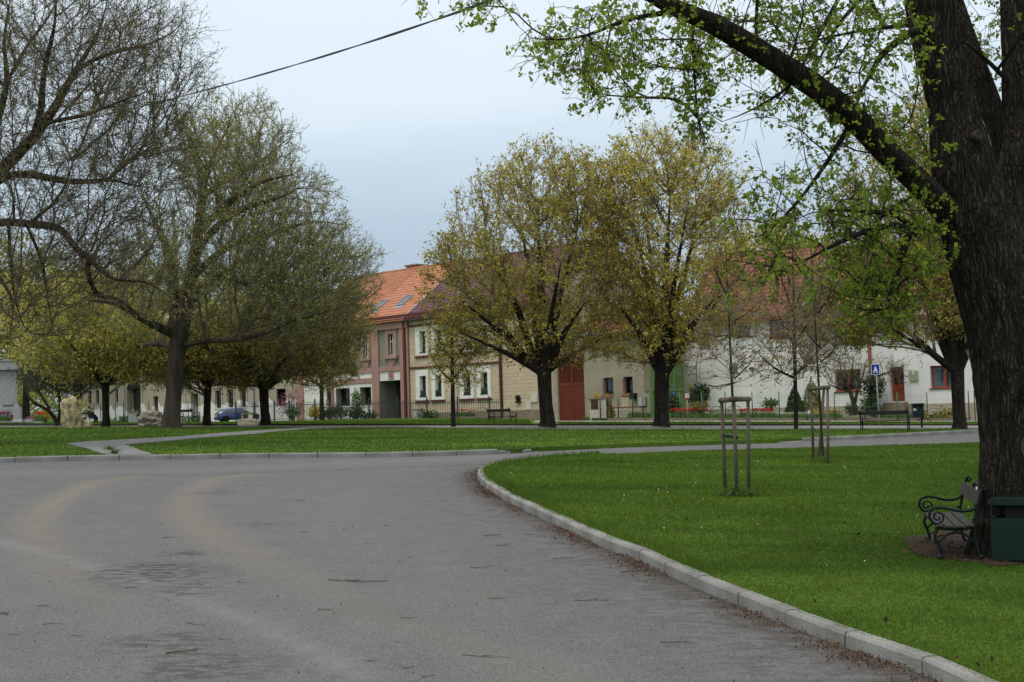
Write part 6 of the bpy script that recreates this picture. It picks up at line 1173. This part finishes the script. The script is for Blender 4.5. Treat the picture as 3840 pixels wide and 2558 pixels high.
shrub('golden_bush', 'low golden bush behind the red tulips', 1612, 946, 76.4, [(1603, 935, 18, 10, .6), (1618, 932, 12, 12, .5)], 700, 'leaf_gold', .1, group=gg); shrub('laurel_bush', 'loose green shrub left of the dark cone shaped cypress', 1771, 942, 77, [(1771, 927, 21, 10, .6)], 350, 'leaf_green', .13, group=gg)
def cone(name, label, x, yb, yt, rx, Y, m, n):
    b = P(x * K, yb * K, Y); t_ = P(x * K, yt * K, Y); h = t_.z - b.z; r = rx * Y / 3200; rt = empty(name, b, 0, label, 'shrub', gg); MB().tube([(0, 0, -.2), (0, 0, h * .9)], [.06, .01], 6).build('stem', 'bark_dark', rt); z = 1 - np.sqrt(rng.random(n)) ; a = rng.uniform(0, 6.283, n); rr = r * (1 - z) ** .75 * rng.uniform(.75, 1.05, n) * (1 + .12 * np.sin(a * 5 + z * 9)); z = .02 + .98 * z
    Vl, Fl = leafquads(np.stack([rr * np.cos(a), rr * np.sin(a), z * h], 1), .12, .6, (0, 0, .5)); npmesh('foliage', Vl, Fl, m, rt)
cone('cypress', 'dark cone shaped cypress in the white house garden', 1828, 948, 886, 22, 76.6, 'leaf_dark', 1600); cone('thuja', 'golden tipped thuja right of the dark cypress', 1867, 945, 870, 25, 77.2, 'leaf_gold', 1700); cone('thuja', 'yellow green dwarf conifer beside the white brick pillar', 1397, 962, 902, 17, 76, 'leaf_gold', 900)
shrub('round_bush', 'small dark clipped round bush at the fruit tree foot', 1955, 951, 75.9, [(1955, 940, 12, 11, .4)], 500, 'leaf_dark', .08, group=gg); shrub('ivy_mound', 'tall dark ivy covered stump behind the blue road sign', 2010, 955, 77, [(2008, 888, 26, 34, .8), (2000, 930, 20, 25, .7)], 1700, 'leaf_dark', .14, group=gg); shrub('blue_bush', 'dark bushy plant in front of the green gate', 1548, 955, 77.5, [(1548, 930, 19, 22, .6)], 450, 'leaf_dark', .14, group=gg)
shrub('yellow_plant', 'small yellow plant growing on top of the white brick pillar', 1371, 912, 75.9, [(1371, 909, 7, 5, .15)], 90, 'leaf_yellow', .08, 2)
g2 = 'shrubs behind the iron railing'
shrub('forsythia', 'bright yellow forsythia behind the iron railing', 724, 966, 97, [(722, 948, 13, 16, .5), (732, 952, 9, 12, .4)], 900, 'leaf_yellow', .12, group=g2); shrub('pink_shrub', 'pink blossoming shrub in front of the pink house corner', 672, 965, 104, [(668, 915, 24, 26, .9), (690, 935, 16, 20, .6), (650, 935, 14, 24, .6)], 600, 'pink', .12, 9, group=g2); shrub('green_bush', 'green bush beside the pink blossoming shrub', 674, 965, 100, [(674, 945, 18, 12, .6)], 400, 'leaf_green', .14, group=g2)
shrub('small_conifer', 'small green conifer between the ground floor windows of the pink house', 820, 965, 98, [(820, 915, 13, 22, .5), (822, 940, 15, 20, .5)], 600, 'leaf_green', .14, group=g2); shrub('low_hedge', 'dark low hedge along the pink house behind the railing', 790, 968, 97, [(775, 948, 24, 15, .6), (815, 950, 26, 14, .6), (850, 955, 22, 10, .5), (748, 952, 16, 12, .5)], 1800, 'leaf_dark', .14, group=g2); shrub('wall_ivy', 'dark ivy climbing the pink house pilaster', 757, 965, 101, [(757, 910, 5, 42, .25)], 300, 'leaf_dark', .12, group=g2); shrub('rose_bush', 'round green bush behind the railing below the first beige window', 988, 968, 88, [(985, 956, 26, 14, .6)], 700, 'leaf_green', .11, group=g2)
shrub('forsythia', 'yellow forsythia left of the standing stone', 105, 968, 82, [(104, 955, 15, 11, .5)], 400, 'leaf_yellow', .12); shrub('green_hedge', 'dull green hedge behind the leaning shrub and forsythia', 60, 975, 92, [(40, 925, 110, 52, 1.5), (150, 930, 60, 44, 1.2)], 2600, 'leaf_olive', .2, cat='hedge'); shrub('rough_bushes', 'green bushes along the cream house garden', 330, 975, 99, [(300, 965, 60, 9, 1), (380, 963, 60, 9, 1), (450, 966, 40, 8, 1)], 1200, 'leaf_green', .15, cat='bushes'); shrub('dry_grass_clump', 'tuft of dry yellow grass by the garden edge', 2016 + 90, 965, 73.9, [(2120, 955, 14, 7, .4), (2180, 950, 30, 6, .5)], 260, 'leaf_gold', .16, 3, cat='plant', up=(0, 0, 1.2))
# flower beds
def bed(label, x0, x1, Y, yb, hgt, n, m, head, lm='leaf_green', wide=.7):
    a = P(x0, yb, Y); b = P(x1, yb, Y); q = []
    for _ in range(n): t_ = random.random(); x = a.x + (b.x - a.x) * t_; y = Y + random.uniform(0, wide); q.append((x, y, g(x, y) + .2))
    q = np.array(q); n_ = len(q) * 5; bs = np.repeat(q, 5, 0) + rng.normal(size=(n_, 3)) * np.array([.07, .07, 0]); up_ = np.stack([rng.normal(size=n_) * .06, rng.normal(size=n_) * .06, hgt * rng.uniform(.5, .9, n_)], 1); du = np.array([[.016, 0, 0]]); V = np.stack([bs - du, bs + du, bs + up_], 1).reshape(-1, 3); o = npmesh('flower_bed', V, np.arange(len(V)).reshape(-1, 3), lm); tag(o, label, 'flower bed', kind='stuff')
    if m: c = q + np.array([0, 0, hgt]) + rng.normal(size=q.shape) * .03; c = np.repeat(c, 3, 0); Vl, Fl = leafquads(c, head, .9); npmesh('petals', Vl, Fl, m, o)['kind'] = 'stuff'
bed('row of red tulips in front of the green gate and evergreen bush', 2520, 2662, 75.9, 1560, .46, 150, 'red', .1); bed('short row of red tulips behind the nearer tree guard', 2780, 2800, 75.8, 1560, .46, 26, 'red', .1); bed('row of red tulips left of the cypress', 2828, 2908, 75.8, 1560, .46, 85, 'red', .1); bed('white daffodils and leaves along the chain link fence', 2640, 2990, 75.7, 1562, .3, 120, 'white_petal', .07); bed('leafy green bed along the chain link fence', 2560, 3160, 75.6, 1562, .33, 500, None, .1); bed('yellow daffodils right of the thuja', 3050, 3150, 76, 1560, .36, 130, 'leaf_yellow', .1); bed('leafy weeds along the right garden edge', 3330, 3700, 75.4, 1562, .28, 420, None, .1, 'leaf_green'); bed('pink and red flowers behind the central railing', 1690, 1780, 87.5, 1575, .4, 60, 'red', .08); bed('coral tulips beside the monument', -40, 24, 66.2, 1600, .4, 70, 'pink', .11); bed('orange tulips right of the monument', 128, 152, 67, 1600, .4, 26, 'red', .1); bed('low green plants at the grey house foot', 2360, 2440, 77, 1566, .45, 120, None, .1)
# ---- bicycle behind the fence
q = P(2722, 1556, 76.6); q.z = g(q.x, q.y) + .21; rt = empty('bicycle', q, R_(-12), 'dark bicycle standing behind the fence at the nearer tree guard', 'bicycle'); r = .33
for x in (-.5, .5):
    w_ = empty('wheel', (x, 0, r), 0, parent=rt); bpy.data.objects.remove(w_); ring = [(x + r * math.cos(a), 0, r + r * math.sin(a)) for a in np.linspace(0, 6.283, 25)]; w_ = MB().tube(ring, .016, 6).build('wheel', 'rubber', rt, True); mb = MB()
    for k in range(8): mb.bar((x, 0, r), (x + r * math.cos(k * .785), 0, r + r * math.sin(k * .785)), .004, .004)
    mb.build('spokes', 'metal', w_)['kind'] = 'stuff'
MB().tube([(-.5, 0, r), (-.12, 0, .3), (.38, 0, .78), (-.22, 0, .8), (-.12, 0, .3)], .016, 6).tube([(-.5, 0, r), (-.22, 0, .8)], .012, 6).tube([(.5, 0, r), (.38, 0, .78), (.36, 0, .95)], .015, 6).build('frame', 'dark', rt, True); MB().tube([(.3, -.28, 1.0), (.36, -.1, .96), (.36, .1, .96), (.3, .28, 1.0)], .012, 6).build('handlebar', 'dark', rt, True); MB().prism([(-.36, .9), (-.1, .92), (-.1, .95), (-.36, .97)], -.06, .06).build('saddle', 'dark', rt); MB().tube([(-.22, 0, .8), (-.23, 0, .9)], .014, 6).build('seat_post', 'metal', rt)
# ---- fallen twigs on the road
def twig(p, L_, a, m='twig_dark', r=.008, label='thin brown twig lying on the asphalt', group='small twigs scattered on the asphalt', br=2):
    mb = MB(); u = Vector((math.cos(a), math.sin(a), 0)); v = Vector((-u.y, u.x, 0)); k = 5; pts = []
    for i in range(k + 1): t_ = i / k - .5; pts.append(u * L_ * t_ + v * L_ * .12 * (math.sin(t_ * 5 + p.x) + random.uniform(-.5, .5)) + Vector((0, 0, r + random.uniform(0, r * 1.5))))
    for q_ in pts: q_.z += g(p.x + q_.x, p.y + q_.y) - p.z
    mb.tube(pts, [r * (1 - .12 * i) for i in range(k + 1)], 5)
    for _ in range(br):
        i = random.randrange(1, k); s_ = random.choice((-1, 1)); e_ = pts[i] + u * L_ * random.uniform(.08, .2) + v * s_ * L_ * random.uniform(.05, .16) + Vector((0, 0, r)); mb.tube([pts[i], e_], [r * .6, r * .3], 4)
    o = mb.build('fallen_twig', m, None, True, 0, (p.x, p.y, p.z)); return tag(o, label, 'twig', group)
def z5p(x, y): return G(x / 1.2389, 1600 + y / 1.2389)
for (xa, ya, xb, yb, r, lab) in ((1600, 718, 1800, 722, .009, 'longest thick brown twig lying across the road'), (1520, 715, 1650, 719, .006, 'thin twig touching the longest twig on the road'), (782, 1060, 910, 1040, .008, 'crooked forked twig near the bottom dark stain'), (-20, 872, 46, 878, .008, 'dark twig at the left edge of the road'), (1375, 346, 1415, 342, .005, 'pale twig lying in the middle of the far road'), (2245, 505, 2330, 508, .005, 'thin long twig near the lawn kerb on the far road'), (1780, 462, 1815, 464, .005, 'short dark twig in the right middle of the road')):
    a = z5p(xa, ya); b = z5p(xb, yb); c = (a + b) / 2; c.z = g(c.x, c.y); twig(c, (b - a).length, math.atan2(b.y - a.y, b.x - a.x), r=r, label=lab, group=None, br=4)
for x, y in ((210, 835), (910, 920), (70, 968), (355, 975), (750, 455), (780, 517), (1605, 482), (1540, 463), (1420, 490), (1715, 547), (1905, 608), (1865, 629), (2220, 657), (2275, 650), (1900, 890), (2265, 1068), (1730, 1090), (1900, 1122), (2310, 800), (1510, 852), (1120, 725), (930, 735), (1990, 1162), (620, 752), (250, 918), (1050, 990)):
    p = z5p(x, y); twig(p, random.uniform(.08, .2), random.uniform(-.5, .5), r=random.uniform(.0025, .0045))
def z6p(x, y): return G(1700 + x / 1.1, 1600 + y / 1.1)
for x, y in ((160, 450), (205, 492), (455, 545), (185, 710), (575, 720), (930, 893), (135, 950), (315, 447), (720, 578), (750, 600)):
    p = z6p(x, y); twig(p, random.uniform(.15, .4), random.uniform(-.6, .3), r=random.uniform(.003, .005))
# convert lettering to meshes
dg = bpy.context.evaluated_depsgraph_get()
for o in [o for o in S.objects if o.type == 'FONT']:
    me = bpy.data.meshes.new_from_object(o.evaluated_get(dg)); n_ = link('lettering', me, o.parent); n_.matrix_local = o.matrix_local.copy(); bpy.data.objects.remove(o)
